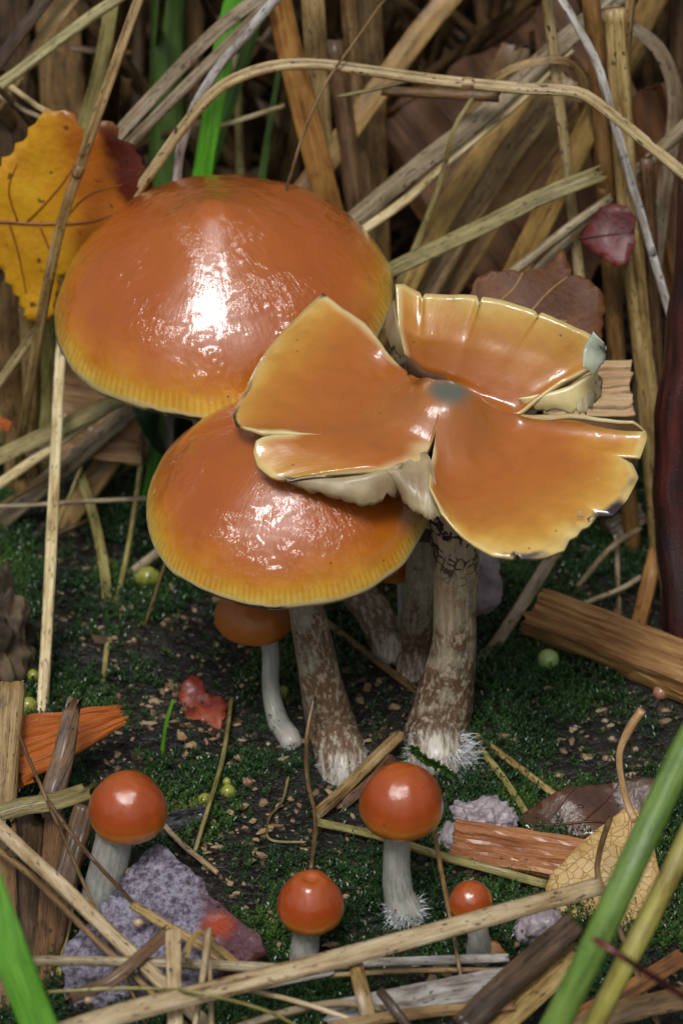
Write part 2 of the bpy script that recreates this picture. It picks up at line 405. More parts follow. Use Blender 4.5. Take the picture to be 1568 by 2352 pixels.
# ------------------------------------------------------------------ ground
def ground_mat():
    b = NB('soil'); g = b.geo()
    n = b.noise(g, 70.0, 5, .65); f = b.noise(g, 420.0, 4, .65); k = b.noise(g, 160.0, 4, .7)
    col = b.ramp(n, [(.35, (.006, .006, .005)), (.5, (.012, .011, .008)), (.7, (.022, .020, .012))])
    col = b.mix(b.mr(f, .55, .68, 0, .8), col, (.010, .022, .008))
    col = b.mix(b.mr(k, .64, .72, 0, .7), col, (.20, .13, .065))
    col = b.mix(b.mr(b.noise(g, 900.0, 2), .66, .72, 0, .7), col, (.10, .085, .06))
    b.set(col=col, rough=b.mr(f, .4, .6, .3, .7), nrm=b.bump(b.ma('ADD', f, n), 1.0, .0018), spec=.5)
    return b.m
def axis_coords(lo, hi, d, far):
    a = list(np.arange(lo, hi + 1e-6, d)); s = d; x = hi
    while x < far: s *= 1.35; x += s; a.append(x)
    s = d; x = lo
    while x > -far: s *= 1.35; x -= s; a.insert(0, x)
    return a
def build_ground():
    xs = axis_coords(-7, 7, .11, 300); ys = axis_coords(-9, 14, .12, 300)
    V = []; nx = len(xs)
    for y in ys:
        for x in xs:
            h = hf(x, y)
            if abs(x) < 8 and -10 < y < 16: h += noise.noise((x * 4, y * 4, 1)) * .05 + noise.noise((x * 9, y * 9, 4)) * .025
            V.append((x, y, h))
    F = [(j*nx+i, j*nx+i+1, (j+1)*nx+i+1, (j+1)*nx+i) for j in range(len(ys)-1) for i in range(nx-1)]
    tag(mesh_obj('ground', V, F, ground_mat(), origin=(0, 0, 0)), kind='structure')
build_ground()

def moss_density(x, y):
    n = noise.noise((x * .55 + 4, y * .55, 9.3)) + .45 * noise.noise((x * 1.9, y * 1.9, 2.2))
    d = .05 + .95 * sstep(-.28, .22, n)
    # barer ground with crumbs between the buttons in front
    d *= 1 - .6 * math.exp(-(((x + 1.2) / 1.3) ** 2 + ((y + 2.6) / 1.3) ** 2))
    return d
def moss_mat():
    b = NB('moss'); u, v = b.uv()
    col = b.ramp(u, [(0, (.010, .040, .014)), (.45, (.028, .095, .022)), (.8, (.08, .19, .028)), (1, (.22, .25, .04))])
    col = b.mix(b.mr(v, .0, 1.0, 0, .25), col, (.10, .16, .045))
    b.set(col=col, rough=.22, spec=.6)
    t = b.n('ShaderNodeBsdfTranslucent'); b.l(col, t.inputs[0]); x = b.n('ShaderNodeMixShader'); x.inputs[0].default_value = .25
    b.l(b.b.outputs[0], x.inputs[1]); b.l(t.outputs[0], x.inputs[2]); b.l(x.outputs[0], b.out.inputs[0])
    return b.m
def build_moss():
    rng = random.Random(5); V = []; F = []; UV = []
    n = 0
    while n < 31000:
        x = rng.uniform(-7.5, 7.5); y = rng.uniform(-6.5, 9.8)
        if rng.random() > moss_density(x, y): continue
        n += 1
        z = hf(x, y) + noise.noise((x * 4, y * 4, 1)) * .05
        h = rng.uniform(.06, .20) * (1.5 if rng.random() < .08 else 1)
        lx, ly = rng.gauss(0, .35), rng.gauss(0, .35)
        tone = min(1, max(0, .34 + .62 * noise.noise((x * .8, y * .8, 5)) + rng.gauss(0, .14)))
        k = rng.randint(8, 12); a0 = rng.uniform(0, 6.28)
        for i in range(k):
            f = (i + .5) / k; a = a0 + i * 2.4
            bx, by, bz = x + lx * h * f, y + ly * h * f, z + h * f - .01
            L = rng.uniform(.06, .115) * (1 - .35 * f); wv = L * rng.uniform(.16, .26); el = .35 + .9 * f
            dx, dy, dz = math.cos(a) * math.cos(el), math.sin(a) * math.cos(el), math.sin(el)
            px, py = -math.sin(a) * wv, math.cos(a) * wv
            i0 = len(V)
            V += [(bx, by, bz), (bx + dx*L*.45 + px, by + dy*L*.45 + py, bz + dz*L*.5), (bx + dx*L, by + dy*L, bz + dz*L*.85), (bx + dx*L*.45 - px, by + dy*L*.45 - py, bz + dz*L*.5)]
            F.append((i0, i0+1, i0+2, i0+3)); UV += [(tone, .0), (tone, .4), (tone, 1), (tone, .4)]
    tag(mesh_obj('moss', V, F, moss_mat(), uvs=UV, origin=(0, 0, 0), smooth=False), 'low carpet of wet dark green moss over the black soil', 'moss', kind='stuff')
build_moss()
def grit_mat():
    b = NB('grit'); u, v = b.uv()
    b.set(col=b.ramp(u, [(0, (.008, .007, .007)), (.5, (.02, .016, .012)), (.72, (.07, .045, .025)), (.9, (.24, .16, .08)), (1, (.36, .27, .16))]), rough=.35)
    return b.m
def rock(rng, p, r, flat=.6, V=None, F=None, UV=None, tone=0.0, elong=1.0):
    """a small angular lump of 12 triangles or so"""
    i0 = len(V); a0 = rng.uniform(0, 6.28); n = 5
    ca, sa = math.cos(a0), math.sin(a0)
    ring = []
    for zl, rr in ((-.6, .8), (.45, .75)):
        for k in range(n):
            a = k / n * 6.283 + rng.uniform(-.4, .4); q = r * rr * rng.uniform(.7, 1.25)
            x, y = math.cos(a) * q * elong, math.sin(a) * q
            V.append((p[0] + x * ca - y * sa, p[1] + x * sa + y * ca, p[2] + (zl + rng.uniform(-.3, .3)) * r * flat)); UV.append((tone, 0))
    V.append((p[0] + rng.uniform(-.3, .3) * r, p[1] + rng.uniform(-.3, .3) * r, p[2] + r * flat * .95)); UV.append((tone, 0))
    for k in range(n):
        j = (k + 1) % n
        F.append((i0 + k, i0 + j, i0 + n + j, i0 + n + k)); F.append((i0 + n + k, i0 + n + j, i0 + 2 * n))
def build_grit():
    rng = random.Random(8); V = []; F = []; UV = []
    for _ in range(7500):
        x = rng.uniform(-7, 7); y = rng.uniform(-8, 10)
        r = rng.uniform(.012, .05) * (1.8 if rng.random() < .06 else 1); z = hf(x, y) + noise.noise((x * 4, y * 4, 1)) * .05
        rock(rng, (x, y, z + r * .2), r, .6, V, F, UV, rng.random() ** .9, rng.uniform(1, 2))
    k = 0
    while k < 1000:                        # paler flakes of rotten wood where the moss is thin
        x = rng.uniform(-5, 5); y = rng.uniform(-6, 6)
        if rng.random() < moss_density(x, y) * 1.1 + .02 or noise.noise((x * 1.4, y * 1.4, 31)) < .0: continue
        k += 1; r = rng.uniform(.02, .06) * (1.7 if rng.random() < .1 else 1); z = hf(x, y) + noise.noise((x * 4, y * 4, 1)) * .05
        rock(rng, (x, y, z + r * .3), r, .4, V, F, UV, rng.choice((.5, .62, .74, .82, .9, 1.0)), rng.uniform(1, 2.6))
    tag(mesh_obj('soil_crumbs', V, F, grit_mat(), uvs=UV, origin=(0, 0, 0), smooth=False), 'fine dark and tan crumbs strewn over the soil', 'soil crumbs', kind='stuff')
build_grit()
# ------------------------------------------------------------------ mushrooms
def cap_frame(tilt_front, roll):
    """axis of a cap leaning towards the viewer by tilt_front and to the left by roll (degrees)"""
    a = Vector((-math.sin(math.radians(roll)), -math.sin(math.radians(tilt_front)), 1)).normalized()
    x = (Vector((1, 0, 0)) - a * a.x).normalized(); y = a.cross(x)
    return x, y, a
def lathe_cap(parent, cen, R, prof, frame, mat, nang=144, nprof=64, wav=.02, seed=1, name='cap', rough=.008, rimv=None):
    X, Y, A = frame; P = smooth_profile(prof, nprof)
    arc = [0]
    for a, b in zip(P, P[1:]): arc.append(arc[-1] + math.hypot(b[0]-a[0], b[1]-a[1]))
    kr = max(range(nprof), key=lambda i: P[i][0]) if rimv is None else rimv
    V = []; UV = []; F = []
    for i, (r, z) in enumerate(P):
        v = arc[i] / arc[kr]
        for j in range(nang + 1):
            a = 2 * math.pi * j / nang; c, s = math.cos(a), math.sin(a)
            w = 1 + r * r * (wav * noise.noise((c * 1.1 + seed * 7, s * 1.1, 2)) + wav * .5 * noise.noise((c * 4 + seed, s * 4, 9)))
            zz = z + r * r * wav * 1.6 * noise.noise((c * 1.4 + seed, s * 1.4, 5))
            d = rough * noise.noise((c * r * 4 + seed, s * r * 4, z * 3)) + rough * .35 * noise.noise((c * r * 11, s * r * 11, z * 8 + seed))
            rr = max(0, r * w)
            V.append(cen + (X * (c * rr) + Y * (s * rr) + A * (zz + d)) * R); UV.append((j / nang, v))
    n1 = nang + 1
    for i in range(nprof - 1):
        for j in range(nang): F.append((i*n1+j, (i+1)*n1+j, (i+1)*n1+j+1, i*n1+j+1))
    return mesh_obj(name, V, F, mat, parent, UV)
def gill_plates(parent, cen, R, frame, n, r0, r1, zin, zout, drop):
    X, Y, A = frame; V = []; F = []
    for k in range(n):
        a = 2 * math.pi * k / n; d = X * math.cos(a) + Y * math.sin(a); ri = r0 if k % 3 == 0 else (r0 + r1) * .5
        i0 = len(V)
        for q in range(5):
            f = q / 4; r = ri + (r1 - ri) * f; z = zin + (zout - zin) * ((r - r0) / (r1 - r0)) ** 1.5
            V.append(cen + (d * r + A * z) * R); V.append(cen + (d * r + A * (z - drop * math.sin(math.pi * (.15 + .8 * f)))) * R)
        for q in range(4): F.append((i0+2*q, i0+2*q+1, i0+2*q+3, i0+2*q+2))
    return mesh_obj('gills', V, F, M['gills'], parent, smooth=False)
def stem(parent, pts, mat, seed=0, n=44, name='stem', lump=.05):
    """pts: (u,v,Y,width) from the cap down"""
    P = [pt(q[:3]) if q[2] is not None else G(q[0], q[1], 0) for q in pts]
    if pts[-1][2] is None: P[-1] = P[-1] + Vector((0, 0, .02)); P.append(P[-1] - Vector((0, 0, .45))); pts = pts + [pts[-1]]
    path = catmull(P, n); L = [0]
    for a, b in zip(P, P[1:]): L.append(L[-1] + (b - a).length)
    W = [q[3] / 2 * pxs(p) for q, p in zip(pts, P)]
    m = 40; V = []; F = []; UV = []
    for i, p in enumerate(path):
        f = i / (n - 1); r = float(np.interp(f * L[-1], L, W))
        t = (path[min(i+1, n-1)] - path[max(i-1, 0)]).normalized()
        x = (Vector((1, 0, 0)) - t * t.x).normalized(); y = t.cross(x)
        for j in range(m + 1):
            a = 2 * math.pi * j / m; c, s = math.cos(a), math.sin(a)
            d = 1 + lump * noise.noise((c * 1.2 + seed, s * 1.2, f * 5)) + lump * .6 * noise.noise((c * 4, s * 4 + seed, f * 14))
            V.append(p + (x * c + y * s) * (r * d)); UV.append((j / m, f))
    for i in range(n - 1):
        for j in range(m): F.append((i*(m+1)+j, i*(m+1)+j+1, (i+1)*(m+1)+j+1, (i+1)*(m+1)+j))
    o = mesh_obj(name, V, F, mat, parent, UV)
    return o, path, W
def fuzz(parent, cen, r, h, n, seed, up=.6, length=.16, side=None):
    rng = random.Random(seed); V = []; F = []
    for _ in range(n):
        a = rng.uniform(0, 6.283) if side is None else rng.gauss(side, .9)
        z = rng.random() ** 1.3 * h; rr = r * (1.06 - .25 * z / h) * rng.uniform(.8, 1.0)
        b = cen + Vector((math.cos(a) * rr, math.sin(a) * rr, z - .03))
        d = Vector((math.cos(a + rng.gauss(0, .5)), math.sin(a + rng.gauss(0, .5)), rng.gauss(.05, .5))).normalized()
        L = length * rng.uniform(.35, 1.1); q = d.cross(Vector((rng.gauss(0, 1), rng.gauss(0, 1), rng.gauss(0, 1)))).normalized() * rng.uniform(.004, .009)
        mid = b + d * L * .55 + Vector((0, 0, rng.gauss(-.01, .02)))
        i0 = len(V); tip = b + d * L + Vector((0, 0, rng.gauss(-.03, .03)))
        V += [b - q, b + q, mid + q * .7, mid - q * .7, tip]
        F += [(i0, i0+1, i0+2, i0+3), (i0+3, i0+2, i0+4)]
    return mesh_obj('mycelium_fuzz', V, F, M['fuzz'], parent, smooth=False)

BELL = [(0, .655), (.07, .647), (.15, .605), (.26, .545), (.4, .475), (.55, .40), (.7, .315), (.82, .22), (.92, .105), (.985, -.01), (1.0, -.065), (.985, -.085), (.90, -.045), (.7, .04), (.4, .13), (.12, .17)]
BUTTON = [(0, .92), (.2, .90), (.45, .80), (.68, .61), (.86, .36), (.97, .08), (1.0, -.15), (.97, -.38), (.87, -.56), (.70, -.66), (.5, -.68), (.3, -.62)]

def big_mushroom(label, cu, cv, cY, Rpx, tilt, roll, stem_pts, mat='stem', prof=BELL, seed=1, capmat='cap', foot=None, wav=.03):
    base = G(*stem_pts[-1][:2])
    rt = root('mushroom', base, label, 'mushroom')
    cen = PY(cu, cv, cY); R = Rpx * pxs(cen); fr = cap_frame(tilt, roll)
    cp = lathe_cap(rt, cen, R, prof, fr, M[capmat], seed=seed, wav=wav)
    gill_plates(cp, cen, R, fr, 96, .13, .95, .16, -.07, .10)
    top = cen + fr[2] * (.2 * R)
    st, path, W = stem(rt, stem_pts, M[mat], seed)
    if foot: fuzz(st, base + Vector((0, 0, .0)), W[-1] * .95, *foot)
    return rt
def button(label, cu, cv, cY, Rpx, tilt, roll, stem_pts, seed, prof=BUTTON, capmat='capdark', mat='stempale', foot=None, group=None):
    base = G(*stem_pts[-1][:2])
    rt = root('mushroom', base, label, 'mushroom', group)
    cen = PY(cu, cv, cY); R = Rpx * pxs(cen); fr = cap_frame(tilt, roll)
    lathe_cap(rt, cen, R, prof, fr, M[capmat], nang=96, nprof=48, seed=seed, wav=.04, rough=.02)
    st, path, W = stem(rt, stem_pts, M[mat], seed, n=28)
    if foot: fuzz(st, base, W[-1] * .95, *foot)
    return rt
def gy(u, v): return G(u, v).y

big_mushroom('tall glossy orange mushroom with the widest unbroken bell cap, yellow ribbed rim and pointed crown', 512, 672, 4.25, 391, 15, 4,
    [(500, 800, 4.25, 60), (470, 930, 4.1, 62), (520, 1080, 3.9, 66), (720, 1270, 3.4, 72), (845, 1390, 2.85, 82), (890, 1480, None, 90), (905, 1505, None, 100)], seed=3)
big_mushroom('glossy orange mushroom with round cap partly covered by the split cap above it', 663, 1137, .35, 330, 15, 2,
    [(650, 1130, .4, 72), (690, 1330, .2, 78), (712, 1440, .1, 86), (735, 1560, 0, 96), (765, 1680, None, 116), (790, 1765, None, 122)], seed=8,
    foot=(.3, 360, 4, .6, .15, None))
button('small matt orange mushroom with thin bent bluish stem, half under the round glossy cap', 585, 1405, .75, 93, 2, 0,
    [(612, 1440, .75, 40), (622, 1500, .72, 40), (622, 1580, .55, 40), (640, 1660, .2, 50), (668, 1705, None, 52)], 21,
    prof=[(0, .62), (.25, .60), (.5, .53), (.75, .38), (.93, .14), (1.0, -.1), (.97, -.3), (.85, -.42), (.6, -.45), (.3, -.4)], capmat='capmatt')
# stems behind, their caps hidden by the big ones
big_mushroom('mushroom with mottled brown stem close behind the black-netted stem, its cap hidden', 975, 1130, 1.7, 120, 4, -4,
    [(975, 1120, 1.7, 60), (968, 1270, 1.65, 66), (958, 1400, 1.55, 70), (948, 1500, None, 78), (945, 1545, None, 74)], seed=31, prof=BUTTON, capmat='cap')
button('thin white-stemmed mushroom with a small dark orange cap peeping between two stems', 905, 1300, 2.0, 44, 0, 0,
    [(922, 1320, 2.0, 22), (925, 1400, 1.95, 24), (922, 1460, None, 26)], 33)

button('orange button mushroom with thick grey stem behind the lilac bark chip', 294, 1852, gy(245, 2075) + .05, 91, 2, 2,
    [(265, 1910, gy(245, 2075) + .03, 86), (250, 1990, gy(245, 2075) + .02, 88), (235, 2075, None, 100)], 41)
button('orange-red button mushroom on a short pale stem with a white fuzzy foot', 921, 1838, gy(925, 2100) + .05, 97, 2, 0,
    [(915, 1900, gy(925, 2100) + .03, 62), (910, 1980, gy(925, 2100) + .02, 62), (915, 2050, gy(925, 2100), 68), (930, 2105, None, 92)], 42,
    foot=(.26, 420, 6, .6, .2, None))
button('small orange button mushroom with a dented wet crown, next to the lilac bark chip', 713, 2072, gy(698, 2215) + .03, 78, 0, 0,
    [(703, 2130, gy(698, 2215) + .02, 64), (698, 2215, None, 68)], 43,
    prof=[(0, .80), (.12, .82), (.25, .90), (.45, .86), (.68, .63), (.86, .36), (.97, .08), (1.0, -.15), (.97, -.38), (.87, -.56), (.70, -.66), (.5, -.68), (.3, -.62)])
button('smallest orange button mushroom, rising behind the long foreground straw', 1080, 2068, gy(1098, 2195) + .03, 51, 0, 0,
    [(1092, 2105, gy(1098, 2195) + .02, 46), (1098, 2150, gy(1098, 2195), 50), (1100, 2195, None, 62)], 44,
    foot=(.15, 60, 7, .6, .1, None))

# ---- the split cap
def split_mushroom():
    base = G(1000, 1742)
    rt = root('mushroom', base, 'mushroom with a torn, flattened four-lobed orange cap and thick black-netted stem', 'mushroom')
    Cc = PZ(1020, 918, 5.45)
    def line(L): return [PZ(u, v, z) for u, v, z in L]
    def poly(P, ts, t):
        k = 0
        while k < len(P) - 2 and t > ts[k + 1]: k += 1
        return P[k].lerp(P[k + 1], (t - ts[k]) / (ts[k + 1] - ts[k]))
    # tears: apex and the two edges that leave it
    tears = {
        'top': dict(t=.30, a=(938, 826, 5.62), left=[(885, 795, 5.70), (835, 745, 5.78), (742, 690, 5.80)], right=[(930, 795, 5.92), (915, 735, 6.28), (908, 662, 6.55)]),
        'mid': dict(t=.58, a=(735, 988, 5.28), left=[(650, 994, 5.26), (600, 1006, 5.22), (562, 1000, 5.18)], right=[(650, 1000, 5.22), (615, 1010, 5.16), (588, 1030, 5.08)]),
        'front': dict(t=.24, a=(1002, 985, 5.25), left=[(965, 1040, 5.14), (900, 1078, 5.00), (690, 1112, 4.80)], right=[(988, 1050, 5.08), (985, 1115, 4.93), (1012, 1190, 4.70)]),
        'right': dict(t=.45, a=(1185, 918, 5.34), left=[(1270, 944, 5.30), (1340, 957, 5.30), (1452, 978, 5.30)], right=[(1230, 902, 5.42), (1300, 872, 5.54), (1372, 850, 5.70)]),
    }
    rims = [
        ('top', 'mid', [(742, 690, 5.92), (700, 704, 5.86), (650, 744, 5.78), (608, 792, 5.68), (580, 842, 5.58), (560, 890, 5.48), (542, 920, 5.42), (534, 946, 5.37), (541, 974, 5.32), (562, 1000, 5.30)], -.10, .10),
        ('mid', 'front', [(588, 1030, 5.08), (582, 1046, 5.04), (592, 1068, 4.98), (622, 1091, 4.92), (660, 1106, 4.86), (690, 1112, 4.80)], -.06, .05),
        ('front', 'right', [(1012, 1190, 4.70), (1050, 1215, 4.66), (1090, 1245, 4.62), (1130, 1266, 4.60), (1178, 1272, 4.60), (1186, 1262, 4.62), (1196, 1272, 4.60), (1255, 1264, 4.62), (1296, 1248, 4.64), (1308, 1222, 4.68), (1326, 1214, 4.7), (1336, 1198, 4.72), (1352, 1190, 4.74), (1372, 1168, 4.76), (1408, 1166, 4.80), (1440, 1132, 4.86), (1466, 1084, 4.95), (1452, 1052, 5.02), (1420, 1032, 5.06), (1470, 1040, 5.04), (1486, 1000, 5.14), (1480, 988, 5.2), (1452, 978, 5.30)], -.30, .10),
        ('right', 'top', [(1372, 850, 5.70), (1380, 830, 5.81), (1386, 803, 5.94), (1362, 770, 6.10), (1340, 756, 6.18), (1290, 735, 6.27), (1242, 716, 6.33), (1236, 724, 6.30), (1228, 712, 6.36), (1170, 692, 6.43), (1108, 677, 6.50), (1100, 688, 6.47), (1094, 674, 6.50), (1040, 668, 6.54), (975, 664, 6.56), (970, 672, 6.55), (964, 662, 6.56), (930, 655, 6.58), (908, 662, 6.55)], -.40, .0),
    ]
    TB = {'top': -.10, 'mid': -.09, 'front': -.14, 'right': -.16}     # sag along each tear, shared by the lobes beside it
    V = []; F = []; UV = []; U2 = []; MI = []
    gV = []; gF = []
    nt_ = 36; thick = .13
    for si, (ta, tb, rim, bowl, turn) in enumerate(rims):
        A, B = tears[ta], tears[tb]
        side0 = 'right' if ta in ('mid', 'front') else ('left' if ta == 'top' else 'right')
        side1 = 'left' if tb in ('mid', 'front', 'right') else 'right'
        b0 = [Cc] + line([A['a']] + A[side0]); b1 = [Cc] + line([B['a']] + B[side1])
        k0 = [0] + [A['t'] + (1 - A['t']) * i / 3 for i in range(4)]; k1 = [0] + [B['t'] + (1 - B['t']) * i / 3 for i in range(4)]
        ns = max(40, len(rim) * 7)
        R = line(rim)
        rl = [0]
        for a, b in zip(R, R[1:]): rl.append(rl[-1] + (b - a).length)
        wid = rl[-1]
        def rimp(s):
            x = s * wid; k = 0
            while k < len(R) - 2 and x > rl[k+1]: k += 1
            q = R[k].lerp(R[k+1], (x - rl[k]) / (rl[k+1] - rl[k]))
            return q
        NSM = 200; raw = [rimp(i / NSM) for i in range(NSM + 1)]; smo = []
        for i in range(NSM + 1):
            acc = Vector(); tot = 0
            for k in range(-26, 27):
                q = i + k
                # reflect about the end points so that the corners stay put
                v = raw[q] if 0 <= q <= NSM else (raw[0] * 2 - raw[-q] if q < 0 else raw[NSM] * 2 - raw[2 * NSM - q])
                wgt = math.exp(-(k / 11) ** 2); acc += v * wgt; tot += wgt
            smo.append(acc / tot)
        def rims_(s):
            x = s * NSM; i = min(NSM - 1, int(x)); return smo[i].lerp(smo[i + 1], x - i)
        def surf(s, t):
            p = poly(b0, k0, t).lerp(poly(b1, k1, t), s) if False else None
            q0, q1 = poly(b0, k0, t), poly(b1, k1, t)
            rs = rims_(s); p = q0 * (1 - s) + q1 * s + (rs - (R[0] * (1 - s) + R[-1] * s)) * (t ** 1.15) + (rimp(s) - rs) * t ** 12
            e = math.sin(math.pi * s) ** .7 if 0 < s < 1 else 0
            ba = TB[ta] + (TB[tb] - TB[ta]) * s
            dz = (ba + (bowl - ba) * e) * math.sin(math.pi * min(1, t) ** .9)
            if t > .86: dz -= turn * ((t - .86) / .14) ** 2 * e
            # the torn edges curl up a little beyond the tear
            if t > A['t']: dz += .10 * math.exp(-(s * wid * t / .22) ** 2) * min(1, (t - A['t']) * 4)
            if t > B['t']: dz += .10 * math.exp(-((1 - s) * wid * t / .22) ** 2) * min(1, (t - B['t']) * 4)
            d2 = (Vector((p.x, p.y)) - Vector((Cc.x, Cc.y))).length
            dz += .22 * math.exp(-(d2 / .42) ** 2) - .08 * math.exp(-((d2 - 1.0) / .4) ** 2)
            dz += .05 * noise.noise((p.x * 1.1, p.y * 1.1, 2.5)) + .012 * noise.noise((p.x * 5, p.y * 5, 3.5))
            zz = p.z + dz; plat = Cc.z + .17 - .22 * d2 * d2 + .12 * (p.y - Cc.y)
            k = sstep(.10, .75, d2)               # the crown itself is one smooth low dome
            return Vector((p.x, p.y, plat * (1 - k) + zz * k))
        base_i = len(V); n1 = nt_ + 1; m = (ns + 1) * n1
        for layer in (0, 1):
            for i in range(ns + 1):
                s = i / ns
                for j in range(n1):
                    t = .004 + .996 * (j / nt_) ** .9; p = surf(s, t)
                    if layer: p = p - Vector((0, 0, thick * (1.1 - .75 * t)))
                    V.append(p); UV.append(((si + s) / 4, t if not layer else 1.2))
                    d = 9.0
                    if t > A['t']: d = min(d, s * wid * t + max(0, (A['t'] + .12 - t)) * 1.5)
                    if t > B['t']: d = min(d, (1 - s) * wid * t + max(0, (B['t'] + .12 - t)) * 1.5)
                    U2.append((d, (p.xy - Cc.xy - Vector((.05, .03))).length))
        for i in range(ns):
            for j in range(nt_):
                a = base_i + i*n1 + j
                F.append((a, a + 1, a + n1 + 1, a + n1)); MI.append(0)
                F.append((a + m, a + n1 + m, a + n1 + 1 + m, a + 1 + m)); MI.append(2)
            a = base_i + i*n1 + nt_
            F.append((a, a + m, a + n1 + m, a + n1)); MI.append(0)
        for j in range(nt_):
            tj = .004 + .996 * ((j + 1) / nt_) ** .9
            if tj > A['t']: a = base_i + j; F.append((a, a + m, a + 1 + m, a + 1)); MI.append(1)
            if tj > B['t']: a = base_i + ns*n1 + j; F.append((a, a + 1, a + 1 + m, a + m)); MI.append(1)
        for i in range(2, ns - 1, 3):
            s = i / ns; i0 = len(gV)
            for q in range(7):
                t = .15 + .8 * q / 6; p = surf(s, t) - Vector((0, 0, thick * (1.08 - .75 * t)))
                gV += [p, p - Vector((0, 0, .17 * math.sin(math.pi * (.12 + .84 * q / 6))))]
            for q in range(6): gF.append((i0+2*q, i0+2*q+1, i0+2*q+3, i0+2*q+2))
    cap = mesh_obj('cap', V, F, [M['capsplit'], M['flesh'], M['gills']], rt, UV, midx=MI, uv2=U2)
    import bmesh
    bm = bmesh.new(); bm.from_mesh(cap.data); bmesh.ops.remove_doubles(bm, verts=bm.verts, dist=2e-6); bm.to_mesh(cap.data); bm.free()
    mesh_obj('gills', gV, gF, M['gills'], cap, smooth=False)
    # pale flesh hanging in the tears
    def flap(name, top, bottom, mat, sag=.0, thick=.05):
        T = catmull(line(top), 22); Bm = catmull(line(bottom), 22); V = []; F = []
        for lay in (0, 1):
            for i in range(22):
                for j in range(8):
                    f = j / 7; p = T[i].lerp(Bm[i], f) + Vector((0, -sag * math.sin(math.pi * f) * math.sin(math.pi * i / 21), 0))
                    p += Vector((0, .03 * noise.noise(p * 3), .03 * noise.noise(p * 4) + f * f * .12 * noise.noise((i * .55, len(top) + top[0][0], 1)) + f * f * .06 * noise.noise((i * 1.7, top[0][0], 5))))
                    if lay: p += Vector((0, thick, -thick * .3))
                    V.append(p)
        for i in range(21):
            for j in range(7):
                a = i*8+j; F.append((a, a+1, a+9, a+8)); b = a + 176; F.append((b, b+8, b+9, b+1))
        for j in range(7):
            for a, fl in ((j, 0), (168 + j, 1)): F.append((a, a+176, a+177, a+1) if not fl else (a, a+1, a+177, a+176))
        for i in range(21):
            a = i*8; F.append((a, a+8, a+184, a+176)); a = i*8+7; F.append((a, a+176, a+184, a+8))
        mesh_obj(name, V, F, mat, cap)
    flap('torn_flap', [(655, 1104, 4.82), (760, 1100, 4.90), (860, 1086, 4.98), (925, 1062, 5.06)], [(690, 1122, 4.70), (770, 1148, 4.62), (840, 1160, 4.58), (908, 1136, 4.68)], M['flap'], .08)
    flap('torn_flap', [(890, 1082, 5.0), (940, 1056, 5.04), (974, 1040, 5.06), (992, 1062, 5.04)], [(915, 1140, 4.62), (945, 1172, 4.52), (978, 1192, 4.48), (1014, 1186, 4.60)], M['flap'], .12)
    flap('torn_flap', [(1190, 916, 5.30), (1250, 902, 5.38), (1320, 880, 5.50), (1372, 852, 5.68)], [(1200, 935, 5.16), (1260, 942, 5.12), (1320, 946, 5.12), (1380, 915, 5.2)], M['flesh'], .04)
    flap('torn_flap', [(1318, 884, 5.44), (1350, 872, 5.5), (1372, 862, 5.56), (1384, 866, 5.58)], [(1326, 950, 5.14), (1345, 948, 5.12), (1368, 925, 5.16), (1380, 905, 5.2)], M['flap'], .05)
    flap('bruised_tip', [(1338, 842, 5.98), (1340, 802, 6.12), (1350, 780, 6.24), (1362, 762, 6.34)], [(1362, 860, 5.80), (1380, 842, 5.86), (1392, 812, 6.0), (1386, 792, 6.2)], M['bruise'], .05)
    flap('torn_flap', [(903, 690, 6.05), (912, 735, 5.98), (922, 780, 5.80), (936, 822, 5.60)], [(890, 722, 5.75), (882, 750, 5.6), (892, 790, 5.50), (925, 826, 5.46)], M['flap'], .03)
    b = G(1000, 1742)
    st, path, W = stem(rt, [(1010, 960, Cc.y - .02, 90), (1036, 1130, .22, 112), (1045, 1260, .16, 110), (1044, 1400, .1, 100), (1040, 1500, .05, 104), (1020, 1600, .02, 132), (1000, 1690, None, 150), (1003, 1748, None, 140)], M['stemnet'], 5, n=64, lump=.07)
    fuzz(st, b + Vector((.03, -.02, 0)), W[-1] * .95, .35, 700, 9, .6, .2)
    fuzz(st, b + Vector((.10, -.05, 0)), W[-1] * 1.0, .4, 420, 10, .6, .3, side=-.4)
    return rt
split_mushroom()
# ------------------------------------------------------------------ grass: dry stalks and blades, green blades
def sec_tube(rng, n=14, ridge=.09):
    return [(math.cos(2*math.pi*i/n) * (1 + rng.uniform(-ridge, ridge)), math.sin(2*math.pi*i/n) * (1 + rng.uniform(-ridge, ridge))) for i in range(n)]
def sec_groove(rng):                       # a stalk with a deep groove along it: two bright ribs and a dark line
    n = 20; out = []
    for i in range(n):
        a = 2*math.pi*i/n; k = 1 - .55 * math.exp(-(((a - math.pi/2 + rng.uniform(-.05, .05)) / .32) ** 2)) + rng.uniform(-.05, .05)
        out.append((math.cos(a) * k, math.sin(a) * k * .8))
    return out
def sec_blade(rng, fold=.35, n=9, th=.07, curl=0.0):   # a thin folded leaf blade with ribs
    top = []; bot = []
    for i in range(n):
        a = -1 + 2 * i / (n - 1); b = -fold * abs(a) + curl * a * a + (.045 if i % 2 else -.02) + fold * .5
        top.append((a, b + th)); bot.append((a, b - th * .4))
    return bot + top[::-1]
def to_cam(p): return (CAM - p).normalized() * .85 + Vector((0, 0, .45))
SEED = [100]
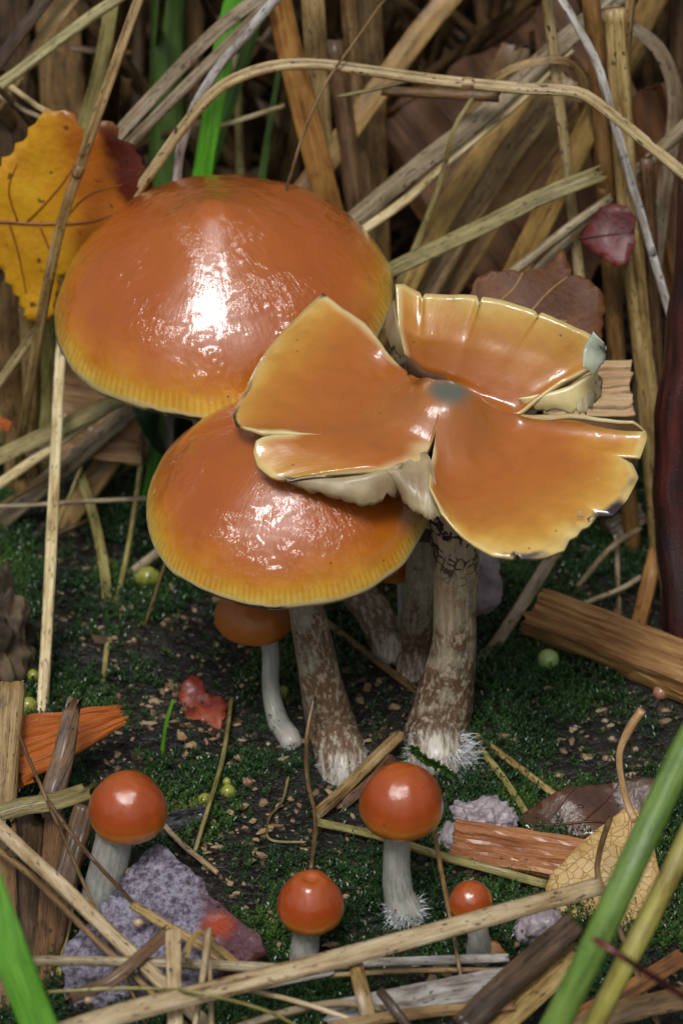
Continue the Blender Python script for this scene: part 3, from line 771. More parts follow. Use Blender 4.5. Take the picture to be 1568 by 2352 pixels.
def straw(name, label, cat, group, kind, mt, wpx, pts, rootit=False, taper=(1, 1), twist=0.0, fold=.35, n=None, node=None, parent=None, wob=.0, curl=0.0, vert=False):
    SEED[0] += 1; rng = random.Random(SEED[0])
    P = [pt(q) for q in pts]
    if pts[0][1] < 0 and pts[0][2] is not None and pts[0][0] > -20 and pts[0][2] > 0:   # tall ones go on above the picture
        P.insert(0, P[0] + (P[0] - P[1]).normalized() * rng.uniform(2, 6) + Vector((0, 0, -.3)))
    r0 = wpx / 2 * pxs(P[len(P) // 2])
    if rootit:
        d = (P[-1] - P[-2]).normalized()
        if vert: d = (d * .3 + Vector((0, 0, -1))).normalized()
        elif d.z > -.22: d = Vector((d.x, d.y, -.22)).normalized()
        p = P[-1].copy(); k = 0
        while p.z > hf(p.x, p.y) - .08 and k < (60 if d.z < -.45 else 26):
            p = p + d * .35; k += 1
        if k: P.append(p)
    n = n or max(14, 7 * len(P)); path = catmull(P, n)
    if wob:
        path = [p + Vector((noise.noise((p.x, p.y, p.z + SEED[0])), 0, noise.noise((p.x + 9, p.y, p.z + SEED[0])))) * wob for p in path]
    sec = {'tube': lambda: sec_tube(rng), 'groove': lambda: sec_groove(rng), 'blade': lambda: sec_blade(rng, fold, curl=curl)}[kind]()
    rad = []
    for i in range(n):
        f = i / (n - 1); k = taper[0] + (taper[1] - taper[0]) * f
        rad.append(r0 * k * (1 + .07 * noise.noise((f * 6, SEED[0], 0))))
    tw0 = rng.uniform(-.25, .25)
    V, F, UV = sweep(path, sec, to_cam, rad, (lambda f: tw0 + twist * f))
    if kind == 'blade' or kind == 'tube':     # frayed ends
        m = len(sec)
        for e, inner in ((0, 1), (n - 1, n - 2)):
            ax = (path[e] - path[inner]).normalized()
            for j in range(m): V[e*m + j] = V[e*m + j] + ax * (r0 * rng.uniform(-.5, .9))
    o = mesh_obj(name, V, F, M[mt], parent, UV)
    if parent is None: tag(o, label, cat, group)
    if node is not None:                   # swollen joints along the stalk
        for f in node:
            k = int(f * (n - 1)); p = path[k]; ax = (path[min(k+1, n-1)] - path[max(k-1, 0)]).normalized()
            pp = [p + ax * (r0 * q) for q in (-1.1, -.5, 0, .5, 1.1)]
            v, f2, uv = sweep(pp, sec_tube(rng, 10, .05), to_cam, [rad[k] * q for q in (1.0, 1.05, 1.1, 1.05, 1.0)])
            mesh_obj('joint', v, f2, M[mt], o, uv)
    return o
BK = 'dry grass standing and leaning in the thicket behind the mushrooms'
FR = 'dry straws lying across the foreground litter'
MD = 'dry straws on the moss'
def ST(label, kind, mt, w, pts, grp=BK, name=None, cat=None, **k):
    nm = name or ('dry_straw')
    return straw(nm, label, cat or 'dry grass', grp, kind, mt, w, pts, **k)

# --- upper left
ST('olive-tan ribbed straw slanting up over the top left corner', 'groove', 'olive', 30, [(280, -10, 8.6), (155, 78, 8.2), (60, 152, 7.9), (-40, 225, 7.6)], rootit=True)
ST('long grooved straw passing in front of the yellow leaf', 'groove', 'tan', 25, [(330, -30, 6.4), (238, 225, 5.7), (188, 370, 5.5), (140, 520, 5.4), (98, 720, 5.5), (58, 960, 5.9), (38, 1112, None, .05)], rootit=True, node=(.42,))
ST('flat olive blade dropping behind the yellow and red leaf', 'blade', 'olive', 34, [(262, -20, 9.4), (232, 150, 9.1), (188, 310, 8.8)], rootit=True)
ST('broad tan straw slanting off the top edge above the yellow leaf', 'blade', 'tan', 34, [(175, -20, 9.3), (70, 130, 9), (-30, 270, 8.8)], rootit=True, fold=.2)
ST('dark brown straw slanting beside the broad tan one at the corner', 'blade', 'dark', 32, [(120, -20, 9.0), (50, 70, 8.8), (-20, 170, 8.6)], rootit=True)
ST('broad ochre-brown upright sheath behind the yellow leaf', 'blade', 'brown', 104, [(128, -30, 12), (140, 150, 11.6), (152, 330, 11.2)], rootit=True, fold=.1)
ST('broad dark brown sheath at the left edge behind the olive-tan straw', 'blade', 'dark', 80, [(30, -30, 12.2), (30, 200, 11.8), (34, 420, 11.4)], rootit=True, fold=.15)
ST('upper of two short pale straws above the tip of the yellow leaf', 'tube', 'pale', 13, [(22, 196, 8.4), (80, 240, 8.2), (150, 292, 7.9)], rootit=True, vert=True)
ST('lower of two short pale straws above the tip of the yellow leaf', 'tube', 'grey', 12, [(-10, 216, 8.3), (60, 255, 8.1), (130, 300, 7.8)], rootit=True, vert=True)
ST('wide dull green upright stem between the dry stalks', 'tube', 'dullgreen', 82, [(388, -30, 11.5), (386, 150, 11), (384, 330, 10.5)], rootit=True, name='grass_shoot', cat='green grass')
ST('narrow brown stalk right of the dull green stem', 'tube', 'brown', 40, [(450, -30, 12.4), (446, 160, 12), (440, 360, 11.4)], rootit=True)
ST('narrow dark stalk left of the dull green stem', 'tube', 'dark', 34, [(322, -30, 12.2), (318, 160, 11.8), (315, 340, 11.2)], rootit=True)
ST('upper of two grey weathered straws leaning right beside the green stem', 'blade', 'grey', 36, [(620, -25, 8.3), (480, 85, 8.0), (370, 200, 7.7), (275, 302, 7.4)], rootit=True, fold=.25)
ST('lower of two grey weathered straws leaning right beside the green stem', 'groove', 'grey', 28, [(625, 0, 8.0), (500, 125, 7.7), (400, 225, 7.4), (302, 325, 7.2)], rootit=True)
ST('brown stalk crusted with white mould in front of the bright green blade', 'tube', 'silver', 24, [(655, -20, 6.9), (590, 45, 6.8), (545, 105, 6.7), (492, 180, 6.6), (445, 250, 6.5), (412, 380, 6.3)], rootit=True, wob=.12, vert=True)
ST('bright green grass blade rising behind the crown of the tall cap', 'blade', 'green', 48, [(545, -30, 8.9), (518, 90, 8.6), (492, 230, 8.2), (462, 420, 7.8)], rootit=True, name='grass_shoot', cat='green grass', fold=.3)
ST('slim green blade crossing beside the bright green one', 'blade', 'dullgreen', 30, [(590, 30, 9.4), (560, 140, 9.2), (520, 260, 8.9)], rootit=True, name='grass_shoot', cat='green grass')
ST('dull green pointed blade just left of the orange-brown stalk', 'blade', 'dullgreen', 38, [(645, 140, 9.8), (625, 250, 9.5), (602, 400, 9.1)], rootit=True, name='grass_shoot', cat='green grass', taper=(.3, 1))
ST('broad orange-brown stalk with a red streak behind the tall cap', 'blade', 'orange', 64, [(632, -30, 8.3), (665, 110, 8.2), (705, 270, 8.0), (745, 430, 7.8)], rootit=True, fold=.22)
ST('pale flaking sheath hanging at the top edge', 'blade', 'tan', 54, [(716, -30, 9.6), (722, 60, 9.4), (728, 160, 9.2)], rootit=True, fold=.2)
ST('hair-thin tan straw falling onto the tall cap', 'tube', 'tan', 7, [(905, -30, 6.0), (815, 95, 5.8), (755, 180, 5.7), (705, 285, 5.5), (664, 412, 5.2)], rootit=True)
ST('short pale straw lying level behind the bright green blade', 'tube', 'pale', 12, [(650, 244, 9.0), (585, 265, 8.8), (500, 292, 8.6)])
ST('brown upright sheath behind the crown of the tall cap', 'blade', 'brown', 66, [(842, -30, 11), (852, 180, 10.5), (860, 420, 10)], rootit=True, fold=.2)
ST('tan upright stalk left of the brown sheath behind the tall cap', 'tube', 'tan', 40, [(800, -30, 10.2), (812, 150, 9.9), (826, 330, 9.4)], rootit=True)
ST('dark stalk behind the orange-brown stalk', 'tube', 'brown', 44, [(765, 100, 9.4), (790, 260, 9.1), (812, 440, 8.6)], rootit=True)
ST('thin brown stalk between the green blades', 'tube', 'olive', 22, [(538, 110, 10), (548, 260, 9.6), (552, 420, 9.2)], rootit=True)
# --- the long arch
straw('dry_straw', 'long straw arching over the caps with a bent joint at its right', 'dry grass', None, 'groove', 'speck', 25,
      [(1600, 425, 5.0), (1480, 325, 5.2), (1390, 252, 5.4), (1326, 212, 5.5), (1200, 203, 5.6), (1020, 186, 5.7), (860, 164, 5.8), (740, 148, 5.9), (640, 150, 5.9), (560, 172, 5.9), (500, 205, 5.9), (430, 280, 6.0), (345, 398, 6.1)], rootit=True, taper=(1.15, .95), node=(.235,))
# --- upper right
ST('broad tan blade slanting from the top edge above the arch', 'blade', 'ochre', 56, [(1050, -30, 10.2), (960, 80, 9.8), (880, 190, 9.4), (800, 300, 9.0)], rootit=True, fold=.2)
ST('long double grey-tan blade slanting down to the tall cap from the upper right', 'blade', 'grey', 50, [(1480, -60, 8.2), (1330, 60, 7.8), (1210, 165, 7.5), (1080, 285, 7.2), (950, 385, 7.0), (815, 500, 6.8)], rootit=True, fold=.6)
ST('long tan straw running under the double grey-tan blade', 'groove', 'pale', 24, [(1310, 110, 7.7), (1180, 240, 7.4), (1050, 350, 7.1), (930, 460, 6.9), (830, 530, 6.7)], rootit=True)
ST('upper ochre blade fanning down beside the tall cap', 'blade', 'ochre', 52, [(1250, 160, 8.6), (1130, 320, 8.2), (1030, 470, 7.8), (940, 640, 7.3)], rootit=True, fold=.25)
ST('middle ochre blade fanning down beside the tall cap', 'blade', 'tan', 60, [(1290, 190, 9.0), (1170, 350, 8.6), (1060, 520, 8.2), (970, 680, 7.6)], rootit=True, fold=.2)
ST('golden ochre blade, lowest of the fan beside the tall cap', 'blade', 'ochre', 58, [(1330, 230, 9.4), (1220, 380, 9.0), (1120, 520, 8.6), (1010, 690, 8.0)], rootit=True, fold=.3)
ST('brown blade behind the ochre fan', 'blade', 'brown', 70, [(1180, 120, 10.5), (1080, 320, 10), (1000, 520, 9.4)], rootit=True)
ST('olive drooping blade crossing the fan toward the tall cap', 'blade', 'olive', 22, [(1085, 225, 6.9), (1045, 290, 6.8), (1015, 400, 6.7), (965, 540, 6.5), (915, 650, 6.3)], rootit=True, taper=(.5, 1))
ST('black-speckled tan stalk hanging behind the arch', 'tube', 'speck', 25, [(1252, -30, 6.9), (1268, 110, 6.8), (1295, 330, 6.6), (1318, 530, 6.4), (1328, 620, 6.3)], rootit=True, node=(.3, .72))
ST('silvery black-flecked straw slanting to the arch joint', 'groove', 'silver', 20, [(1268, -30, 6.5), (1325, 60, 6.35), (1372, 150, 6.2), (1398, 240, 6.1)], rootit=True, node=(.55,))
ST('tan-brown upright stalk left of the thickest one', 'tube', 'ochre', 42, [(1352, -30, 7.2), (1372, 150, 6.9), (1386, 360, 6.6), (1398, 560, 6.3), (1418, 860, 5.6), (1430, 1000, 5.4)], rootit=True, node=(.5,))
ST('thickest ribbed tan stalk standing upright on the right', 'groove', 'tan', 50, [(1412, 20, 6.6), (1424, 220, 6.4), (1440, 450, 6.1), (1466, 720, 5.6), (1492, 960, 5.1), (1505, 1130, 4.9)], rootit=True)
ST('slim tan stalk at the top next to the thickest one', 'tube', 'tan', 24, [(1450, -40, 7.0), (1436, 120, 6.8), (1430, 300, 6.6)], rootit=True)
ST('broken-topped stalk right of the thickest one', 'tube', 'brown', 30, [(1482, 365, 6.5), (1492, 520, 6.3), (1500, 700, 6.0), (1508, 860, 5.7)], rootit=True)
ST('flat green-tinged straw slanting below the ochre fan', 'blade', 'olive', 40, [(1375, 398, 6.1), (1240, 452, 6.0), (1100, 522, 5.9), (945, 596, 5.8)], rootit=True, fold=.3)
ST('tan straw slanting to the tip of the brown leaf', 'tube', 'grey', 24, [(1400, 455, 6.2), (1290, 535, 6.0), (1180, 622, 5.8)], rootit=True)
ST('thin curled blade looping above the arch', 'blade', 'tan', 20, [(1120, 188, 6.6), (1180, 155, 6.6), (1245, 138, 6.6), (1300, 140, 6.6), (1335, 172, 6.7), (1350, 230, 6.8)], rootit=True)
ST('dark broken stick lying level under the arch', 'tube', 'brown', 24, [(1142, 222, 6.9), (1020, 216, 7.1), (885, 210, 7.4)], taper=(1.15, .9))
ST('grey-tan blade curving over at the top right corner', 'blade', 'grey', 36, [(1450, 60, 8.2), (1510, 110, 8.1), (1545, 190, 8.0), (1548, 280, 7.9), (1530, 400, 7.7), (1520, 480, 7.6)], rootit=True, fold=.2)
ST('grey straw crossing the right edge above the red stick', 'tube', 'grey', 32, [(1600, 265, 6.9), (1540, 320, 6.8), (1480, 380, 6.7)], rootit=True)
ST('ochre blade at the top right corner behind the thickest stalk', 'blade', 'ochre', 60, [(1520, -40, 9.2), (1440, 110, 8.9), (1370, 250, 8.6)], rootit=True)
ST('brown upright stalk beyond the thickest stalk at the right edge', 'tube', 'brown', 46, [(1560, -30, 10), (1556, 300, 9.4), (1550, 600, 8.4)], rootit=True)
ST('thin level tan straw running behind the arch', 'tube', 'olive', 9, [(950, 182, 6.5), (860, 205, 6.5), (775, 222, 6.5)])
# --- left, lower
ST('broad brown stalk below the yellow leaf at the left edge', 'blade', 'brown', 78, [(10, 560, 7.6), (28, 780, 7.3), (45, 980, 7.1), (50, 1130, None, 0)], rootit=True, fold=.2)
ST('grey-brown stalk leaning between the broad brown one and the tall cap', 'tube', 'tan', 34, [(60, 700, 7.2), (72, 900, 7.0), (70, 1090, None, 0)], rootit=True)
ST('olive stalk behind the long straw at the left', 'tube', 'olive', 46, [(118, 720, 7.4), (110, 920, 7.2), (100, 1100, None, 0)], rootit=True, node=(.4,))
ST('dark green blade under the rim of the tall cap', 'blade', 'deepgreen', 62, [(310, 860, 5.8), (345, 960, 5.4), (395, 1090, None, 0)], rootit=True, name='grass_shoot', cat='green grass', fold=.15)
ST('long pale double straw coming down to the green beads on the left', 'groove', 'pale', 26, [(150, 700, 6.0), (138, 850, 5.4), (125, 1120, 3.6), (112, 1380, 1.9), (97, 1645, None, 0)], rootit=True)
ST('thin tan straw tilted over the level grey straw', 'tube', 'tan', 13, [(148, 1070, 5.6), (85, 1112, 5.5), (-5, 1165, 5.4)], rootit=True)
ST('thin grey straw lying level toward the round cap', 'tube', 'grey', 12, [(350, 1143, 4.6), (200, 1152, 4.6), (60, 1160, 4.6), (-30, 1164, 4.6)])
ST('curved tan blade meeting a thin stalk above the moss on the left', 'blade', 'olive', 24, [(160, 1030, 6.2), (205, 1150, 5.4), (236, 1280, 4.2), (247, 1380, 3.4), (248, 1470, 2.6), (225, 1620, 1.4), (200, 1760, .4), (175, 1960, None, .03)], rootit=True, grp=MD, fold=.5)
ST('thin olive stalk crossing down to the curved tan blade', 'tube', 'olive', 13, [(326, 1050, 5.9), (308, 1180, 5.0), (285, 1310, 4.0), (258, 1420, 3.0), (245, 1500, None, .03)], rootit=True)
ST('thin green straw leaning beside the long pale double straw', 'tube', 'olive', 7, [(188, 1070, 5.8), (160, 1140, 5.4), (128, 1225, None, .03)], rootit=True)
ST('thin brown straw lying over dark litter on the left', 'tube', 'brown', 9, [(225, 1185, None, .25), (180, 1205, None, .3), (120, 1232, None, .1)])
# --- middle, on the moss
ST('grey-brown straw rising from the moss beside the black-netted stem', 'blade', 'grey', 30, [(1285, 1250, 3.4), (1200, 1385, 2.6), (1130, 1490, 2.0), (1085, 1540, None, .02)], rootit=True, grp=MD)
ST('brown straw lying on the moss behind the fuzzy-footed stems', 'tube', 'brown', 17, [(755, 1432, None, .12), (860, 1515, None, .1), (975, 1600, None, .06)], grp=MD)
ST('brown straw lying on the moss right of the fuzzy white foot', 'tube', 'tan', 17, [(1095, 1692, None, .06), (1180, 1755, None, .12), (1285, 1835, None, .08)], grp=MD)
ST('olive straw lying on the moss above the lavender lump', 'tube', 'olive', 17, [(1105, 1722, None, .08), (1160, 1795, None, .12), (1208, 1868, None, .08)], grp=MD)
ST('thin olive stem lying on the moss above the lilac bark chip', 'tube', 'olive', 11, [(532, 1606, None, .1), (512, 1740, None, .2), (480, 1850, None, .25), (448, 1955, None, .08)], grp=MD)
ST('short pale straw tucked behind the lilac bark chip', 'tube', 'pale', 14, [(372, 1890, None, .15), (420, 1940, None, .15), (500, 2005, None, .1)], grp=MD)
ST('folded tan straw leaning against the fuzzy base between two stems', 'blade', 'tan', 30, [(915, 1688, None, .35), (840, 1760, None, .3), (770, 1830, None, .22), (722, 1872, None, .1)], grp=MD, fold=.6)
ST('brown underside of a folded straw behind the middle button', 'blade', 'brown', 24, [(900, 1740, None, .25), (845, 1800, None, .2), (780, 1855, None, .08)], grp=MD)
ST('pale green-striped straw lying past the middle button stem', 'groove', 'olive', 22, [(725, 1888, None, .12), (860, 1918, None, .14), (1010, 1965, None, .2), (1140, 2000, None, .2), (1255, 2032, None, .15)], grp=MD)
ST('thin dark stem standing over the dented button', 'tube', 'brown', 9, [(722, 1600, None, .9), (705, 1690, None, .55), (706, 1790, None, .5), (724, 1880, None, .5), (714, 1992, None, .45), (712, 2010, None, .3)], grp=MD, rootit=True)
ST('thin brown stem standing in front of the smallest button', 'tube', 'brown', 12, [(995, 1895, None, .9), (1010, 1985, None, .9), (1030, 2090, None, .9), (1050, 2200, None, .7), (1068, 2300, None, .3)], grp=MD, rootit=True, taper=(1, .7))
ST('olive root thread lying bent on the crumbs', 'tube', 'olive', 6, [(662, 1785, None, .08), (648, 1840, None, .1), (618, 1880, None, .08), (620, 1928, None, .05), (700, 1935, None, .1)], grp=MD)
ST('thin green grass shoot standing on the moss beside the red leaf scrap', 'blade', 'green', 9, [(398, 1608, None, .8), (382, 1660, None, .5), (370, 1740, None, 0)], name='grass_shoot', cat='green grass', grp=MD)
ST('pale thin stalk lying behind the orange wood chip on the right', 'tube', 'grey', 14, [(1466, 1215, 4.6), (1400, 1260, 4.0), (1340, 1330, None, .1)], rootit=True, grp=MD)
ST('second thin stalk lying behind the orange wood chip', 'tube', 'grey', 13, [(1470, 1325, None, .3), (1430, 1350, None, .25), (1330, 1390, None, .1)], grp=MD)
ST('orange stick leaning beside the dark red stick', 'tube', 'orange', 38, [(1508, 1265, 3.4), (1490, 1340, 3.0), (1468, 1430, None, .05)], rootit=True, grp=MD)
ST('thin upright stalk behind the chip near the dark red stick', 'tube', 'grey', 12, [(1415, 1240, 4.4), (1418, 1330, 3.8), (1420, 1400, None, 0)], rootit=True, grp=MD)
# --- lower left bundle
LB = 'broken stalks of the lower left bundle'
ST('thick tan stalk with a splintered top at the left edge', 'groove', 'tan', 66, [(28, 1572, None, 1.75), (15, 1720, None, 1.3), (2, 1900, None, .6)], rootit=True, grp=LB)
ST('broad brown torn blade standing over the bright orange chip', 'blade', 'brown', 84, [(168, 1618, None, 1.7), (150, 1720, None, 1.35), (120, 1830, None, .9), (70, 1990, None, .4)], rootit=True, grp=LB, fold=.4, taper=(.45, 1.3))
ST('olive blade folded level over the bundle toward the button', 'blade', 'olive', 44, [(205, 1815, None, 1.25), (130, 1838, None, 1.25), (50, 1852, None, 1.2), (-40, 1880, None, 1.1)], grp=LB, fold=.4)
ST('broken brown stalk with a frayed end touching the left button', 'groove', 'brown', 56, [(198, 1850, None, 1.1), (175, 1930, None, .75), (145, 2040, None, .4), (120, 2170, None, .1)], rootit=True, grp=LB)
ST('dark brown sheath low in the bundle at the left edge', 'blade', 'dark', 90, [(60, 1880, None, .9), (50, 2020, None, .6), (40, 2200, None, .2)], rootit=True, grp=LB, fold=.25)
ST('dark brown sheath in the bundle beneath the folded olive blade', 'blade', 'brown', 70, [(120, 1880, None, .8), (105, 2020, None, .5), (95, 2200, None, .15)], rootit=True, grp=LB, fold=.25)
ST('brown sheath at the very left edge below the folded olive blade', 'blade', 'brown', 80, [(0, 1900, None, 1.0), (0, 2050, None, .7), (5, 2260, None, .2)], rootit=True, grp=LB, fold=.2)
ST('thin yellow-green stalk at the right side of the bundle', 'tube', 'olive', 15, [(192, 1905, None, .5), (175, 2000, None, .35), (160, 2110, None, .12), (140, 2210, None, .05)], rootit=True, grp=LB)
ST('thin dark stem leaning across the left button stem', 'tube', 'brown', 10, [(112, 1840, None, 1.5), (165, 1915, None, 1.3), (215, 1975, None, 1.2), (268, 2032, None, .8)], rootit=True, grp=LB)
ST('thin brown stem poking over the bright orange chip', 'tube', 'brown', 8, [(46, 1690, None, 1.9), (70, 1750, None, 1.7), (92, 1800, None, 1.5)], rootit=True, grp=LB)
# --- foreground
ST('pale mottled double straw slanting down from the left edge', 'groove', 'pale', 34, [(-40, 1862, None, 1.5), (60, 1960, None, 1.35), (140, 2032, None, 1.2), (220, 2110, None, 1.0), (305, 2192, None, .8)], grp=FR, rootit=True)
ST('brown straw edge under the pale mottled double straw', 'tube', 'brown', 16, [(-40, 1925, None, 1.3), (70, 2010, None, 1.15), (170, 2110, None, .95), (270, 2205, None, .7)], grp=FR, rootit=True)
ST('grey spotted straw lying level over the lilac bark chip', 'tube', 'grey', 25, [(75, 2206, None, .75), (250, 2208, None, .75), (430, 2214, None, .78), (640, 2224, None, .75)], grp=FR, taper=(.9, 1))
ST('brown straw with an elbow bend over the lilac bark chip', 'blade', 'brown', 30, [(385, 2140, None, 1.05), (330, 2190, None, .95), (250, 2255, None, .8), (160, 2290, None, .6)], grp=FR, fold=.3)
ST('tan straw sloping over the lower part of the lilac bark chip', 'groove', 'tan', 24, [(305, 2078, None, .85), (380, 2125, None, .85), (450, 2165, None, .8), (520, 2210, None, .7)], grp=FR)
ST('broad pale cut straw standing upright in front of the bark chip', 'blade', 'pale', 36, [(397, 2140, None, 1.45), (399, 2240, None, 1.3), (402, 2352, None, 1.0), (404, 2420, None, .7)], grp=FR, rootit=True, fold=.25)
ST('narrow pale cut straw standing beside the broad upright one', 'tube', 'pale', 15, [(480, 2136, None, 1.4), (466, 2240, None, 1.2), (448, 2360, None, .9)], grp=FR, rootit=True)
ST('second narrow pale straw standing beside the broad upright one', 'tube', 'pale', 12, [(478, 2190, None, 1.2), (483, 2270, None, 1.0), (486, 2360, None, .7)], grp=FR, rootit=True)
ST('bent tan loop of straw left of the narrow upright ones', 'blade', 'tan', 16, [(425, 2200, None, 1.1), (440, 2160, None, 1.2), (465, 2142, None, 1.2), (500, 2175, None, 1.0), (560, 2225, None, .7)], grp=FR)
ST('thickest pale straw, running up over the tan leaf in the foreground', 'groove', 'pale', 46, [(140, 2372, None, 1.35), (330, 2315, None, 1.35), (560, 2258, None, 1.35), (800, 2196, None, 1.35), (1010, 2138, None, 1.35), (1200, 2085, None, 1.35), (1376, 2036, None, 1.3)], grp=FR, taper=(1.05, .95))
ST('thin green-tan straw curving low along the foreground', 'tube', 'olive', 9, [(115, 2278, None, 1.1), (300, 2270, None, 1.15), (460, 2282, None, 1.5), (620, 2325, None, 1.2), (700, 2370, None, .9)], grp=FR)
ST('grey spotted straw lying level below the smallest button', 'tube', 'silver', 22, [(600, 2238, None, .55), (800, 2215, None, .5), (980, 2206, None, .5), (1160, 2200, None, .45)], grp=FR)
ST('brown thin straw just under the level grey spotted one', 'tube', 'tan', 13, [(760, 2240, None, .5), (960, 2230, None, .5), (1150, 2228, None, .45)], grp=FR)
ST('broad whitish fibrous blade lying along the bottom edge', 'blade', 'silver', 66, [(760, 2330, None, .5), (920, 2300, None, .55), (1070, 2270, None, .5), (1200, 2245, None, .4)], grp=FR, fold=.15)
ST('pale straw stump hanging below the thickest pale straw', 'blade', 'tan', 36, [(815, 2205, None, 1.2), (830, 2270, None, 1.1), (850, 2352, None, .8)], grp=FR, rootit=True)
ST('pale grey straw lying low behind the upright cut straws', 'tube', 'silver', 16, [(200, 2352, None, .6), (420, 2300, None, .6), (620, 2262, None, .6), (760, 2235, None, .55)], grp=FR)
ST('tan straw along the bottom edge beside the whitish blade', 'groove', 'tan', 28, [(760, 2360, None, .9), (900, 2335, None, .95), (1040, 2318, None, .9), (1180, 2310, None, .8)], grp=FR)
ST('grey-tan straw in the bottom corner beneath the cut straws', 'tube', 'grey', 20, [(540, 2362, None, .8), (660, 2325, None, .85), (780, 2305, None, .8), (880, 2318, None, .7)], grp=FR)
ST('pale thin straw crossing the bottom edge left of the whitish blade', 'tube', 'pale', 12, [(560, 2272, None, 1.0), (680, 2300, None, 1.0), (800, 2340, None, .9), (860, 2370, None, .8)], grp=FR)
ST('dark twig slanting over the whitish blade', 'tube', 'dark', 24, [(875, 2280, None, 1.2), (915, 2330, None, 1.1), (950, 2380, None, .9)], grp=FR, rootit=True)
ST('thick dark brown broken stalk pointing up at the tan leaf', 'groove', 'dark', 66, [(1318, 2122, None, 1.2), (1240, 2190, None, 1.1), (1160, 2262, None, 1.0), (1060, 2360, None, .8)], grp=FR)
ST('tan blade below the thick broken stalk', 'blade', 'tan', 60, [(1330, 2190, None, .8), (1250, 2260, None, .8), (1150, 2352, None, .7), (1110, 2390, None, .6)], grp=FR, fold=.2)
ST('brown straw in the lower right corner under the green stems', 'blade', 'brown', 56, [(1568, 2290, None, .7), (1440, 2320, None, .75), (1300, 2365, None, .7)], grp=FR)
ST('orange-tan straw along the bottom edge under the green stems', 'blade', 'orange', 44, [(1560, 2200, None, .5), (1450, 2270, None, .5), (1340, 2330, None, .5), (1260, 2375, None, .5)], grp=FR)
ST('thin red-brown straw lying across the yellow stem', 'tube', 'redbrown', 17, [(1366, 2158, None, 5.1), (1425, 2196, None, 5.0), (1500, 2245, None, 4.5), (1600, 2310, None, 3.5)], grp=FR, rootit=True)
ST('thick out-of-focus green stem slanting across the lower right corner', 'tube', 'lime', 66, [(1640, 1600, -7.0), (1560, 1745, -7.6), (1440, 2005, -8.6), (1350, 2200, -9.2), (1265, 2372, -9.6)], rootit=True, name='grass_shoot', cat='green grass', grp='green stems in the lower right corner')
ST('yellow stem beside the thick green one in the lower right corner', 'tube', 'yellow', 52, [(1620, 1830, -7.2), (1540, 2000, -7.8), (1440, 2200, -8.6), (1345, 2385, -9.0)], rootit=True, name='grass_shoot', cat='green grass', grp='green stems in the lower right corner')
ST('wide bright green blade at the lower left edge', 'blade', 'green', 96, [(-70, 1900, -7.6), (-25, 2040, -8.0), (30, 2200, -8.5), (95, 2372, -9.0)], rootit=True, name='grass_shoot', cat='green grass', fold=.25, taper=(.75, 1.1))
ST('thin dark curled tendril in front of the tan leaf', 'tube', 'brown', 14, [(1400, 1880, None, 1.4), (1378, 1950, None, 1.4), (1372, 2010, None, 1.4), (1392, 2060, None, 1.2)], grp=FR, rootit=True)

# --- the mass of dead grass further back
def thatch():
    rng = random.Random(77); V = []; F = []; UV = []
    for _ in range(900):
        x = rng.uniform(-12, 12); y = rng.uniform(12.3, 22)
        L = rng.uniform(3, 11); wv = rng.uniform(.06, .24); a = rng.gauss(0, .5)
        d = Vector((math.sin(a), rng.gauss(.0, .35), math.cos(a))).normalized()
        p0 = Vector((x, y, hf(x, y) - .1)); bend = Vector((rng.gauss(0, 1), rng.gauss(0, .6), -abs(rng.gauss(0, .6)))) * L * .12
        path = [p0 + d * (L * f) + bend * (f * f) for f in (0, .2, .4, .6, .8, 1)]
        v, f, uv = sweep(path, sec_blade(rng, .35, 5), to_cam, [wv * (1 - .5 * q) for q in (0, .2, .4, .6, .8, 1)], None, True)
        i0 = len(V); off = rng.uniform(0, 50)
        V += v; F += [tuple(i + i0 for i in q) for q in f]; UV += [(q[0] + off, q[1] + off) for q in uv]
    for _ in range(500):                    # fallen bits at its foot
        x = rng.uniform(-10, 10); y = rng.uniform(7.6, 14); L = rng.uniform(1, 4); a = rng.uniform(0, 6.28)
        p0 = Vector((x, y, hf(x, y) + rng.uniform(.02, .5))); d = Vector((math.cos(a), math.sin(a), rng.gauss(.1, .2)))
        path = [p0 + d * (L * f) + Vector((0, 0, -.15 * f * f)) for f in (0, .3, .6, 1)]
        v, f, uv = sweep(path, sec_blade(rng, .35, 5), to_cam, [rng.uniform(.04, .1)] * 4, None, True)
        i0 = len(V); off = rng.uniform(0, 50)
        V += v; F += [tuple(i + i0 for i in q) for q in f]; UV += [(q[0] + off, q[1] + off) for q in uv]
    tag(mesh_obj('dead_grass_mass', V, F, M['thatch'], uvs=UV, origin=(0, 10, 0)), 'tangled brown mass of dead grass filling the background', 'dead grass', kind='stuff')
M['thatch'] = straw_mat('straw_thatch', (.13, .075, .028), (.055, .030, .012), (.014, .008, .005), mottle=.8, spots=.1)
thatch()
